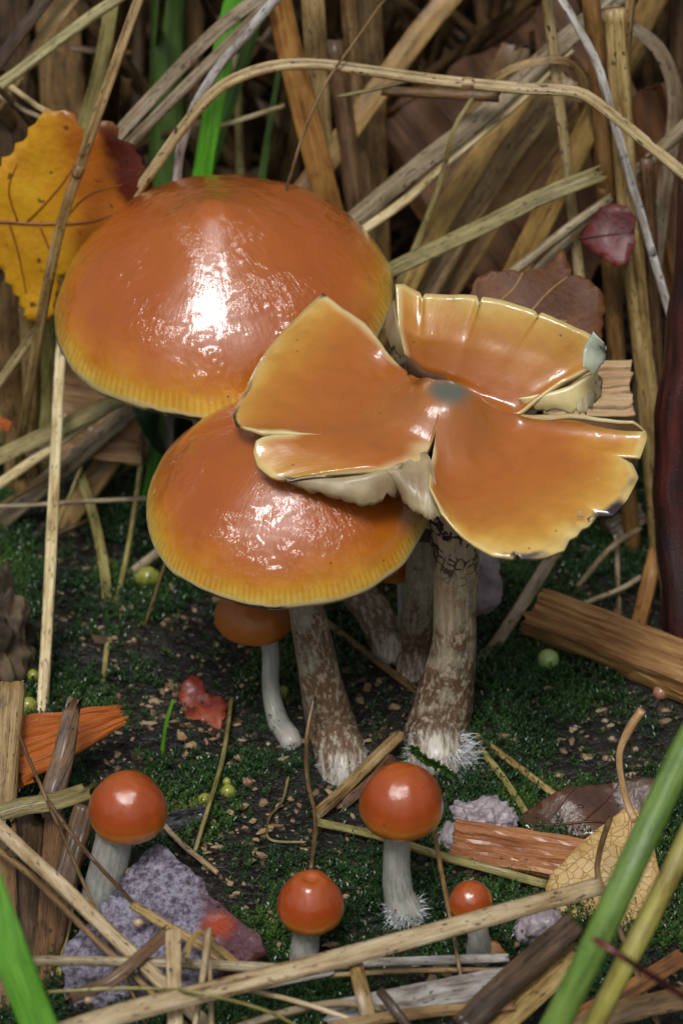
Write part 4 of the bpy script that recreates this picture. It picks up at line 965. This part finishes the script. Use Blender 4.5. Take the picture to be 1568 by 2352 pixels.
# ------------------------------------------------------------------ leaves and slabs
def plane_proj(u, v, p0, nrm):
    d = ray(u, v); return CAM + d * ((p0 - CAM).dot(nrm) / d.dot(nrm))
def inside(poly, x, y):
    c = False; j = len(poly) - 1
    for i in range(len(poly)):
        a, b = poly[i], poly[j]
        if (a[1] > y) != (b[1] > y) and x < (b[0]-a[0]) * (y-a[1]) / (b[1]-a[1]) + a[0]: c = not c
        j = i
    return c
def sheet(name, outline, p0, nrm, mat, label=None, cat=None, group=None, parent=None, teeth=0.0, step=.16, grid=.16, th=.02, curl=None, amp=.03, veins=(), veinmat=None, seed=1, ragged=0.0, rough2=0.0):
    """a leaf or slab whose outline is given in picture coordinates and lies on a plane through p0"""
    rng = random.Random(seed); nrm = Vector(nrm).normalized(); p0 = Vector(p0)
    ex = (Vector((1, 0, 0)) - nrm * nrm.x).normalized(); ey = nrm.cross(ex)
    def loc(u, v): q = plane_proj(u, v, p0, nrm) - p0; return (q.dot(ex), q.dot(ey))
    base = [loc(*q[:2]) for q in outline]
    out = []
    nb = len(base); cx = sum(b[0] for b in base) / nb; cy = sum(b[1] for b in base) / nb
    for i in range(nb):
        a, b = base[i], base[(i + 1) % nb]; L = math.hypot(b[0]-a[0], b[1]-a[1]); k = max(1, int(L / step))
        nx, ny = (b[1]-a[1]) / max(L, 1e-6), -(b[0]-a[0]) / max(L, 1e-6)
        if nx * (a[0] - cx) + ny * (a[1] - cy) < 0: nx, ny = -nx, -ny
        for q in range(k):
            f = q / k; o = (teeth if q % 2 else -teeth * .4) * rng.uniform(.6, 1.2) + rng.uniform(-ragged, ragged)
            out.append((a[0] + (b[0]-a[0]) * f + nx * o, a[1] + (b[1]-a[1]) * f + ny * o))
    pts = [Vector(q) for q in out]; n = len(pts)
    xs = [q[0] for q in out]; ys = [q[1] for q in out]
    x = min(xs)
    while x < max(xs):
        y = min(ys)
        while y < max(ys):
            q = (x + rng.uniform(-.25, .25) * grid, y + rng.uniform(-.25, .25) * grid)
            if inside(out, *q): pts.append(Vector(q))
            y += grid
        x += grid
    r = geometry.delaunay_2d_cdt(pts, [], [list(range(n))], 1, 1e-5)
    vv, fo = r[0], [list(f) for f in r[2]]
    curl = curl or (lambda x, y: 0)
    def zed(x, y):
        return curl(x, y) + amp * noise.noise((x * 1.5 + seed, y * 1.5, seed)) + rough2 * (noise.noise((x * 6, y * 6, seed)) + .6 * noise.noise((x * 15, y * 15, seed)))
    def pos(x, y, dz=0): return p0 + ex * x + ey * y + nrm * (zed(x, y) + dz)
    V = [pos(q.x, q.y) for q in vv]; m = len(V); V += [pos(q.x, q.y, -th) for q in vv]; UV = [(q.x, q.y) for q in vv] * 2
    F = []; cnt = {}
    for f in fo:
        a, b, c = [vv[i] for i in f[:3]]
        if (b - a).cross(c - a) < 0: f = f[::-1]
        F.append(tuple(f)); F.append(tuple(i + m for i in f[::-1]))
        for i in range(len(f)): e = (f[i], f[(i+1) % len(f)]); cnt[e] = 1
    for (a, b) in cnt:
        if (b, a) not in cnt: F.append((b, a, a + m, b + m))
    if veins:
        rt = root(name, V[0], label, cat, group) if parent is None else parent
        bl = mesh_obj('blade', V, F, mat, rt, UV)
        for w, L in veins:
            Q = [loc(u, v) for u, v in L]; path = [pos(q.x, q.y, .006) for q in catmull([Vector((a, b, 0)) for a, b in Q], max(6, 5 * len(Q)))]
            rr = w / 2 * pxs(path[0])
            v_, f_, uv_ = sweep(path, sec_tube(rng, 8, .05), nrm, [rr * (1 - .5 * i / len(path)) for i in range(len(path))])
            mesh_obj('midrib' if w > 7 else 'vein', v_, f_, veinmat or mat, rt, uv_)
        return rt, pos
    o = mesh_obj(name, V, F, mat, parent, UV)
    if parent is None: tag(o, label, cat, group)
    return o, pos
M['veindark'] = plain_mat('vein_dark', (.10, .035, .012), (.05, .018, .008), 300, .4)
M['veinamber'] = plain_mat('vein_amber', (.30, .10, .012), (.20, .06, .008), 300, .4)
M['veintan'] = plain_mat('vein_tan', (.52, .33, .13), (.40, .22, .07), 300, .35, .4)

# yellow and red toothed leaf, leaning on the stalks at the left
p0 = PY(180, 520, 6.1)
M['leaf_yellow'] = leaf_mat('leaf_yellow', [(.62, .26, .015), (.80, .42, .016), (.86, .55, .025)], spot=.8,
    red=[(1, .1, -.40, .25, (.56, .18, .014), 1.3), (1, .35, .75, 1.0, (.12, .018, .007), .7), (0.3, 1, 1.5, 2.1, (.42, .16, .03), .9)], trl=.3)
sheet('fallen_leaf', [(-60, 430), (0, 386), (30, 352), (60, 318), (88, 272), (125, 256), (152, 252), (180, 282), (192, 322), (190, 352), (205, 320), (238, 272), (262, 276), (272, 312), (300, 322), (330, 372), (352, 408), (330, 450), (262, 520), (200, 600), (135, 650), (120, 735), (85, 742), (66, 745), (42, 690), (0, 622), (-60, 600)],
      p0, (.05, -.97, .1), M['leaf_yellow'], 'yellow toothed fallen leaf turning dark red, leaning beside the tall cap', 'leaf', teeth=.05, step=.10, grid=.14, th=.02,
      curl=lambda x, y: .10 * math.sin(x * 1.6) - .05 * x * x * .3, amp=.08, veins=[(9, [(-50, 512), (80, 518), (200, 508), (300, 470)]), (5, [(60, 517), (130, 440), (180, 370)]), (5, [(140, 514), (200, 450), (280, 420)]), (5, [(40, 515), (20, 440), (40, 380)]), (5, [(90, 520), (120, 600), (110, 690)]), (5, [(20, 516), (40, 580), (60, 680)])], veinmat=M['veinamber'], seed=3)
# brown leaf behind the split cap
p0 = PY(1230, 720, 4.6)
M['leaf_brown'] = leaf_mat('leaf_brown', [(.06, .020, .006), (.13, .046, .011), (.23, .085, .02)], spot=.5, coat=.05, rough=.6)
sheet('fallen_leaf', [(1075, 700), (1085, 650), (1115, 625), (1160, 618), (1210, 622), (1250, 618), (1270, 600), (1285, 572), (1300, 600), (1308, 635), (1340, 640), (1375, 665), (1385, 700), (1380, 760), (1375, 830), (1200, 800)],
      p0, (0, -.8, .6), M['leaf_brown'], 'curled brown dead leaf with a torn reddish tip behind the split cap', 'leaf', teeth=.03, grid=.14, step=.09, curl=lambda x, y: .12 * math.sin(x * 2.2), amp=.1,
      veins=[(9, [(1080, 690), (1180, 720), (1300, 740)]), (5, [(1130, 705), (1180, 660), (1200, 625)]), (5, [(1210, 725), (1260, 670), (1300, 640)])], veinmat=M['veintan'], seed=5)
# dark red leaf at the right
p0 = PY(1390, 545, 5.2)
M['leaf_red'] = leaf_mat('leaf_red', [(.035, .010, .012), (.12, .016, .014), (.21, .035, .022)], spot=.2, coat=.1, rough=.5)
sheet('fallen_leaf', [(1325, 548), (1345, 515), (1375, 475), (1405, 466), (1440, 470), (1455, 500), (1452, 560), (1440, 608), (1410, 615), (1375, 590)], p0, (-.3, -.8, .5), M['leaf_red'],
      'dark red crumpled leaf tucked among the upright stalks', 'leaf', ragged=.02, grid=.12, curl=lambda x, y: -.2 * abs(x), amp=.14, seed=7, veins=[(6, [(1328, 548), (1390, 540), (1450, 530)])], veinmat=M['veindark'])
# red scrap on the moss
p0 = G(465, 1625, .12)
M['leaf_scrap'] = leaf_mat('leaf_scrap', [(.07, .008, .006), (.22, .024, .008), (.46, .10, .015)], spot=.3, coat=.2, rough=.5)
sheet('leaf_scrap', [(410, 1600), (420, 1572), (440, 1553), (462, 1560), (475, 1590), (505, 1605), (522, 1625), (515, 1660), (505, 1680), (480, 1660), (440, 1652), (425, 1640)], p0, (.0, -.35, .9), M['leaf_scrap'], 'crumpled glossy red leaf scrap lying on the moss', 'leaf scrap', ragged=.03, step=.09, grid=.07, amp=.22, rough2=.05, seed=9, th=.03)
# tan net-veined leaf in the lower right with its stalk
p0 = G(1370, 2000, .35)
M['leaf_tan'] = leaf_mat('leaf_tan', [(.52, .33, .11), (.62, .42, .15), (.66, .47, .20)], spot=.0, net=(8.0, (.34, .19, .055)), trl=.15)
lf, ps = sheet('fallen_leaf', [(1436, 1855), (1402, 1880), (1365, 1908), (1325, 1948), (1292, 1985), (1264, 2008), (1254, 2040), (1250, 2090), (1254, 2140), (1290, 2190), (1360, 2230), (1440, 2220), (1500, 2150), (1520, 2050), (1500, 1940), (1462, 1860)],
      p0, (-.12, -.45, .9), M['leaf_tan'], 'tan net-veined fallen leaf with upright stalk under the green stem', 'leaf', grid=.16, curl=lambda x, y: .05 * x * x, amp=.06, ragged=.012, seed=12,
      veins=[(9, [(1448, 1860), (1440, 1960), (1420, 2080), (1400, 2200)]), (5, [(1446, 1890), (1370, 1940), (1300, 2000)]), (5, [(1436, 1990), (1360, 2040), (1270, 2060)])], veinmat=M['veintan'])
q0 = plane_proj(1447, 1866, p0, Vector((-.12, -.45, .9)).normalized())
path = catmull([q0 + Vector((.05, -.15, -.02)), q0, PY(1428, 1800, q0.y + .15), PY(1422, 1730, q0.y + .3), PY(1446, 1672, q0.y + .4), PY(1474, 1630, q0.y + .45)], 26)
v_, f_, uv_ = sweep(path, sec_tube(random.Random(4), 12, .05), to_cam, [.066 - .02 * math.sin(math.pi * min(1, i / 20)) for i in range(26)])
mesh_obj('petiole', v_, f_, straw_mat('petiole_tan', (.58, .40, .20), (.46, .27, .11), (.28, .12, .04), spots=.15), lf, uv_)
# dark wet leaf behind it
p0 = G(1330, 1860, .22)
M['leaf_wet'] = leaf_mat('leaf_wet', [(.04, .018, .012), (.085, .036, .018), (.15, .06, .02)], spot=.3, coat=1.0, rough=.25, trl=0)
sheet('fallen_leaf', [(1182, 1885), (1205, 1858), (1235, 1838), (1280, 1820), (1330, 1806), (1400, 1795), (1470, 1790), (1530, 1800), (1540, 1850), (1480, 1900), (1400, 1925), (1320, 1928), (1240, 1912)],
      p0, (0, -.4, .92), M['leaf_wet'], 'dark wet brown leaf lying between the lavender lump and the tan leaf', 'leaf', teeth=.02, grid=.1, curl=lambda x, y: .08 * math.cos(x * 5 + y * 3), amp=.06, seed=14,
      veins=[(8, [(1180, 1888), (1260, 1893), (1340, 1894), (1440, 1890)]), (5, [(1250, 1890), (1290, 1850), (1320, 1815)]), (5, [(1340, 1892), (1380, 1850), (1420, 1800)])], veinmat=M['veindark'])
# amber scrap beside the smallest button
p0 = G(1100, 2185, .12)
M['leaf_amber'] = leaf_mat('leaf_amber', [(.36, .10, .015), (.50, .19, .03), (.42, .2, .07)], spot=.2, coat=.8, rough=.3)
sheet('leaf_scrap', [(1072, 2160), (1110, 2155), (1140, 2168), (1165, 2190), (1140, 2205), (1100, 2203), (1080, 2190)], p0, (.1, -.5, .8), M['leaf_amber'], 'small amber curled leaf scrap at the foot of the smallest button', 'leaf scrap', grid=.06, step=.08, amp=.12, ragged=.02, seed=15)

# lilac bark chip
def lilac_mat():
    b = NB('bark_lilac'); u, v = b.uv(); p = b.xyz(u, v)
    n = b.noise(p, 2.2, 5, .65); f = b.noise(p, 11.0, 4, .7)
    col = b.ramp(b.ma('ADD', b.ma('MULTIPLY', n, .4), b.ma('MULTIPLY', f, .6)), [(.38, (.05, .034, .04)), (.46, (.17, .14, .18)), (.54, (.36, .34, .43)), (.66, (.55, .54, .64))])
    # red wound at its right end, not tied to light
    d = b.ma('ADD', b.ma('ADD', b.ma('MULTIPLY', u, 1.0), b.ma('MULTIPLY', v, .15)), b.ma('MULTIPLY', b.ma('SUBTRACT', n, .5), .9))
    col = b.mix(b.mr(d, .45, .85, 0, .85), col, (.12, .03, .03))
    dx = b.ma('SUBTRACT', u, .82); dy = b.ma('ADD', v, .10)
    rr = b.ma('SQRT', b.ma('ADD', b.ma('MULTIPLY', b.ma('MULTIPLY', dx, dx), 2.2), b.ma('MULTIPLY', b.ma('MULTIPLY', dy, dy), 3.0)))
    col = b.mix(b.mr(b.ma('ADD', rr, b.ma('MULTIPLY', b.ma('SUBTRACT', f, .5), .5)), .48, .12, 0, .95), col, (.46, .07, .018))
    pit = b.voro(p, 4.2); pm = b.ma('MULTIPLY', b.mr(pit, .12, .06), b.mr(b.noise(p, 1.7, 1), .45, .6))
    col = b.mix(pm, col, (.03, .02, .025))
    b.set(col=col, rough=.55, nrm=b.bump(b.ma('SUBTRACT', f, pm), 1.0, .0012), coat=.15, coatr=.3)
    return b.m
p0 = G(360, 2120, .52)
M['lilac'] = lilac_mat()
sheet('bark_chip', [(362, 1938), (395, 1960), (430, 1985), (462, 2015), (490, 2060), (520, 2090), (560, 2115), (596, 2150), (610, 2185), (560, 2210), (480, 2235), (420, 2280), (360, 2330), (200, 2345), (150, 2290), (145, 2200), (165, 2150), (215, 2110), (232, 2072), (270, 2040), (295, 2000), (312, 1975), (340, 1948)],
      p0, (-.15, -.35, .92), M['lilac'], 'lilac-grey crusty bark chip with a red patch at one end', 'bark chip', grid=.055, step=.08, th=.32, amp=.12, rough2=.07, ragged=.03, seed=21)
MSC = M['palegrain'] = plain_mat('pale_grain', (.62, .46, .28), (.45, .30, .16), 300, .35, .5)

# ------------------------------------------------------------------ wood chips
def chip(label, p0, p1, wid, th, nrm, mat, seed=1, ragged=.25, name='wood_chip', cat='wood chip', fibre=.08, taper=(1, 1), group=None, bow=0.0, arch=.0):
    rng = random.Random(seed); p0, p1 = Vector(p0), Vector(p1); ax = (p1 - p0); L = ax.length; ax.normalize()
    nrm = Vector(nrm); nrm = (nrm - ax * nrm.dot(ax)).normalized(); sd = ax.cross(nrm)
    per = []; k = 16
    for i in range(k): per.append((-1 + 2 * i / k, 1))
    for i in range(5): per.append((1, 1 - 2 * i / 5))
    for i in range(k): per.append((1 - 2 * i / k, -1))
    for i in range(5): per.append((-1, -1 + 2 * i / 5))
    m = len(per); fib = [rng.uniform(-1, 1) * fibre for _ in per]; e0 = [rng.uniform(0, 1) * ragged for _ in per]; e1 = [rng.uniform(0, 1) * ragged for _ in per]
    nl = 18; V = []; F = []; UV = []; pl = [0]
    for j in range(m):
        a, b = per[j], per[(j+1) % m]; pl.append(pl[-1] + math.hypot((b[0]-a[0]) * wid / 2, (b[1]-a[1]) * th / 2))
    for i in range(nl):
        f = i / (nl - 1); tp = taper[0] + (taper[1] - taper[0]) * f
        for j, (a, b) in enumerate(per):
            x = f * L
            if i == 0: x += e0[j]
            if i == nl - 1: x -= e1[j]
            ww = wid / 2 * tp * (1 + .08 * noise.noise((f * 4, seed, a))); hh = th / 2 * (1 + fib[j] * 2.5) * (.6 + .4 * tp)
            q = p0 + ax * x + sd * (a * ww + .03 * noise.noise((f * 5, j * .7, seed))) + nrm * (b * hh + arch * th * (1 - a * a) * (1 if b > 0 else 0) + bow * math.sin(math.pi * f) + .02 * noise.noise((f * 7, j * .9, seed + 3)))
            V.append(q); UV.append((pl[j], x))
    for i in range(nl - 1):
        for j in range(m): q = (j + 1) % m; F.append((i*m+j, i*m+q, (i+1)*m+q, (i+1)*m+j))
    for e, s in ((0, 1), (nl - 1, -1)):
        c = sum((V[e*m + j] for j in range(m)), Vector()) / m + ax * (s * ragged * .2); V.append(c); UV.append((0, 0))
        ci = len(V) - 1
        for j in range(m): q = (j + 1) % m; F.append((e*m+q, e*m+j, ci) if s > 0 else (e*m+j, e*m+q, ci))
    return tag(mesh_obj(name, V, F, mat, None, UV, origin=p0, smooth=False), label, cat, group)
upn = Vector((0, -.35, .9))
a, b = G(1215, 1400, .30), G(1640, 1560, .42)
chip('long weathered orange-brown wood chip lying on the moss at the right', a, b, .78, .36, upn, M['woodtan'], 3, .18, fibre=.12)
chip('yellowish splinter along the lower side of the long weathered chip', G(1385, 1500, .18), G(1640, 1625, .2), .26, .22, upn, M['ochrewood'] if 'ochrewood' in M else M['woodtan'], 4, .15)
chip('orange-red wood chip beside the lavender lump', G(1035, 1935, .16), G(1345, 1985, .22), .62, .28, upn, M['woodor'], 5, .1, fibre=.08)
chip('bright orange pointed chip in the broken stalk bundle', G(10, 1735, 1.1), G(288, 1640, .75), 1.0, .22, (0, -.75, .65), M['woodbright'], 6, .3, fibre=.1, taper=(1.0, .28))
chip('pale cut wood chip with a square end behind the split cap', PY(1240, 900, 3.4), PY(1452, 893, 3.6), .85, .3, (0, -.8, .6), M['woodpale'], 7, .12)
chip('broad brown bark strip lying behind the tall cap stem', PY(120, 940, 6.6), PY(345, 965, 6.2), 1.5, .25, (0, -.75, .65), M['woodtan'], 8, .2, name='bark_strip', cat='bark')
chip('black charred wood sliver beside the left button', G(355, 1905, .06), G(485, 1868, .08), .36, .16, upn, M['woodblack'], 9, .12, taper=(1.1, .6))
straw('stick', 'dark wet red stick standing at the right edge', 'stick', None, 'tube', 'redwood', 98, [(1592, 445, 4.3), (1590, 600, 4.1), (1556, 960, 3.5), (1545, 1160, 3.1), (1572, 1470, None, .02)], rootit=True, n=40, wob=.12)
chip('broad ridged brown bark slab in the thicket behind the ochre fan', PY(1060, 120, 11.8), PY(1400, 640, 9.4), 4.2, .5, (-.2, -.85, .5), M['woodbrown'], 12, .4, name='bark_slab', cat='bark', fibre=.2)
chip('brown bark piece behind the upright stalks at the right edge', PY(1440, 200, 9.0), PY(1560, 700, 7.6), 1.7, .4, (-.1, -.85, .5), M['woodbrown'], 13, .3, name='bark_slab', cat='bark', fibre=.2)
chip('thin orange splinter at the left edge below the broad brown stalk', PY(-20, 958, 6.2), PY(24, 982, 6.2), .16, .08, (0, -.8, .6), M['woodbright'], 14, .05)
chip('fibrous wood end showing under the right lobe of the split cap', G(1390, 1215, .3), G(1475, 1165, .6), .55, .25, (0, -.7, .7), M['woodgrey'], 15, .15)

# ------------------------------------------------------------------ lumps, beads, crumbs
def lump(name, label, cat, p, r, mat, seed, amp=.35, squash=(1, 1, .7), group=None, freq=1.6, fine=.0, sub=3, parent=None):
    import bmesh
    bm = bmesh.new(); bmesh.ops.create_icosphere(bm, subdivisions=sub, radius=1.0)
    V = []; bm.verts.ensure_lookup_table()
    for v in bm.verts:
        c = v.co; k = 1 + amp * noise.noise(c * freq + Vector((seed, 0, 0))) + fine * noise.noise(c * 6 + Vector((seed, 5, 0)))
        V.append(Vector(p) + Vector((c.x * squash[0], c.y * squash[1], c.z * squash[2])) * (r * k))
    F = [tuple(v.index for v in f.verts) for f in bm.faces]; bm.free()
    o = mesh_obj(name, V, F, mat, parent, origin=p, smooth=True)
    return tag(o, label, cat, group) if parent is None else o
M['rot'] = plain_mat('wood_rotten', (.012, .009, .006), (.16, .115, .065), 130, .9, .0, 1.0)
lump('rotten_wood', 'dark rotten wood stump with pale streaks at the left edge above the moss', 'rotten wood', G(-10, 1500, .3), .95, M['rot'], 6, .5, (.62, .5, 1.25), fine=.25, sub=5, freq=2.2)
M['lav'] = plain_mat('lump_lavender', (.42, .36, .37), (.26, .21, .23), 500, .4, .2, 1.0)
lump('crust_lump', 'lavender-grey crumbly lump beside the orange-red wood chip', 'crumbly lump', G(1110, 1895, .18), .46, M['lav'], 3, .35, (1.05, .8, .75), fine=.22, sub=5)
lump('crust_lump', 'small lavender lump at the end of the orange-red chip, lower side', 'crumbly lump', G(1042, 1925, .08), .24, M['lav'], 4, .35, fine=.25, sub=4)
lump('crust_lump', 'purple-grey crumbly lump at the foot of the tan leaf', 'crumbly lump', G(1240, 2130, .12), .32, M['lav'], 5, .35, fine=.25, sub=4)
lump('crust_lump', 'soft purple lump just behind the black-netted stem', 'crumbly lump', PY(1105, 1340, 2.2), .42, M['lav'], 6, .25, (.75, .6, 1.4), fine=.1, sub=4)
M['bead'] = plain_mat('bead_green', (.36, .48, .17), (.28, .42, .12), 200, .25, .6, .1, sss=.35)
M['bead2'] = plain_mat('bead_olive', (.32, .32, .06), (.24, .26, .04), 200, .25, .6, .1, sss=.3)
M['bead3'] = plain_mat('bead_pink', (.48, .24, .16), (.36, .16, .1), 200, .3, .5, .2, sss=.3)
lump('bead', 'round pale green bead on the moss under the split cap', 'bead', G(1258, 1515, .14), .17, M['bead'], 2, .03, (1, 1, .98))
lump('bead', 'olive green bead at the foot of the long pale double straw', 'bead', G(66, 1622, .1), .135, M['bead2'], 3, .04, (1, 1, 1.1))
lump('bead', 'smaller dull green bead behind the olive one', 'bead', G(77, 1553, .08), .10, M['bead2'], 4, .05, (1, 1, 1.1))
bd = root('bead', G(522, 1828, .06), 'pear-shaped bright green bead among the crumbs', 'bead')
lump('body', None, None, G(524, 1818, .08), .108, M['bead2'], 5, .05, (1, 1, 1.0), parent=bd)
lump('neck', None, None, G(521, 1797, .15), .065, M['bead2'], 6, .05, (1, 1, 1.2), parent=bd)
lump('bead', 'yellowish translucent bead next to the pear-shaped green one', 'bead', G(472, 1836, .07), .105, M['bead2'], 7, .2, (1, 1, .8))
lump('bead', 'small pink round bead on the moss', 'bead', G(569, 1797, .06), .075, M['bead3'], 8, .04, (1, 1, 1))
lump('bead', 'pinkish bead in shade under the long weathered chip', 'bead', G(1516, 1590, .08), .12, M['bead3'], 9, .05, (1, 1, 1))
lump('bead', 'green bead half hidden behind the thin bent stem', 'bead', G(648, 1590, .1), .10, M['bead2'], 10, .04, (1, 1, 1.1))
lump('bead', 'hollow greenish seed husk on the moss left of the round cap', 'bead', G(340, 1325, .12), .20, M['bead2'], 11, .25, (1, .8, .9))
M['drop'] = NB('water_drop').set(col=(1, 1, 1), trans=1.0, rough=.02, ior=1.33)
for i, (u, v, r) in enumerate([(1180 + 152, 1176, .055), (1300 + 55, 1193, .045), (1372, 880, .05), (1348, 800, .05)]):
    lump('water_drop', 'water droplet clinging to the ragged rim of the split cap', 'water drop', PZ(u, v, 4.82 if v > 1000 else 5.6), r, M['drop'], i, .1, (1, 1, .8), group='droplets on the split cap', sub=3)
lump('wet_lump', 'small dark glossy blob on the dark wet leaf', 'wet lump', G(1332, 1852, .27), .075, plain_mat('blob_dark', (.07, .04, .02), (.02, .014, .01), 300, .3, .6), 13, .9, (.8, 1.1, .5), fine=.5)
# pale grains on the lilac chip
for u, v, r, h in [(300, 2003, .07, .62), (346, 1980, .055, .5), (318, 2120, .075, .68), (312, 1997, .05, .62), (203, 2298, .06, .75), (362, 2000, .03, .5)]:
    lump('pale_grain', 'pale tan grain sitting on the lilac bark chip', 'grain', G(u, v, h), r, MSC, u, .3, (1, .8, .8), group='grains on the lilac bark chip', sub=2)
# tan crumbs of rotten wood
M['crumb'] = plain_mat('crumb_tan', (.48, .34, .19), (.26, .15, .07), 260, .5, .15, 1.0)
CR = [(565, 1532, 22), (575, 1558, 16), (555, 1575, 16), (590, 1570, 14), (418, 1690, 22), (440, 1712, 24), (425, 1732, 18), (455, 1740, 16), (415, 1760, 14), (548, 1740, 20), (530, 1755, 14), (530, 1865, 20), (556, 1852, 24), (580, 1886, 22), (604, 1908, 22), (590, 1928, 16), (596, 1962, 30), (575, 1978, 18), (468, 1950, 16), (500, 1945, 14), (640, 1850, 18), (668, 1835, 16), (585, 1812, 12), (620, 1900, 14), (1155, 1690, 30), (1175, 1702, 20), (1258, 1580, 18), (1160, 1614, 16), (1120, 1770, 14), (1150, 1800, 16), (1088, 1800, 12), (920, 1520, 14), (845, 1700, 12), (800, 2030, 20), (825, 2050, 18), (790, 2060, 16), (812, 2085, 14), (850, 1980, 14), (1210, 2080, 18), (1180, 2100, 16), (1165, 2150, 22), (1185, 2170, 18), (1215, 2060, 12), (760, 2170, 20), (745, 2190, 16), (280, 1400, 18), (300, 1392, 14), (230, 1415, 14), (340, 1370, 12), (590, 2180, 16), (560, 2030, 16), (545, 2050, 14), (640, 2170, 14), (620, 2095, 12), (700, 1985, 12), (210, 1390, 16)]
crng = random.Random(4)
for i, (u, v, s) in enumerate(CR):
    V = []; F = []; UV = []; p = G(u, v, .05); r = s / 2 * pxs(p)
    rock(crng, p, r * crng.uniform(.75, 1.35), .38, V, F, UV, .5, crng.uniform(1.1, 2.4))
    tag(mesh_obj('wood_crumb', V, F, M['crumb'], None, UV, origin=p, smooth=False), 'angular tan crumb of rotten wood on the moss', 'wood crumb', 'tan wood crumbs on the moss')

# a green moss sprig climbing the white foot of the netted stem
def sprig():
    rng = random.Random(3); V = []; F = []; UV = []
    P = catmull([G(1045, 1790, .05), PY(1010, 1762, G(1003, 1748).y - .62), PY(975, 1745, G(1003, 1748).y - .64), PY(945, 1716, G(1003, 1748).y - .58)], 90)
    for p in P:
        for k in range(5):
            a = rng.uniform(0, 6.28); d = Vector((math.cos(a), -.3 + rng.gauss(0, .4), math.sin(a))).normalized(); L = rng.uniform(.06, .11)
            q = d.cross(Vector((0, 1, .3))).normalized() * L * .22; i0 = len(V)
            V.extend([p, p + d * L * .5 + q, p + d * L, p + d * L * .5 - q]); F.append((i0, i0+1, i0+2, i0+3)); t = rng.uniform(.4, .9); UV.extend([(t, 0), (t, .4), (t, 1), (t, .4)])
    tag(mesh_obj('moss_sprig', V, F, bpy.data.materials['moss'], None, UV, origin=P[0], smooth=False), 'green moss sprig against the white foot of the black-netted stem', 'moss sprig')
sprig()
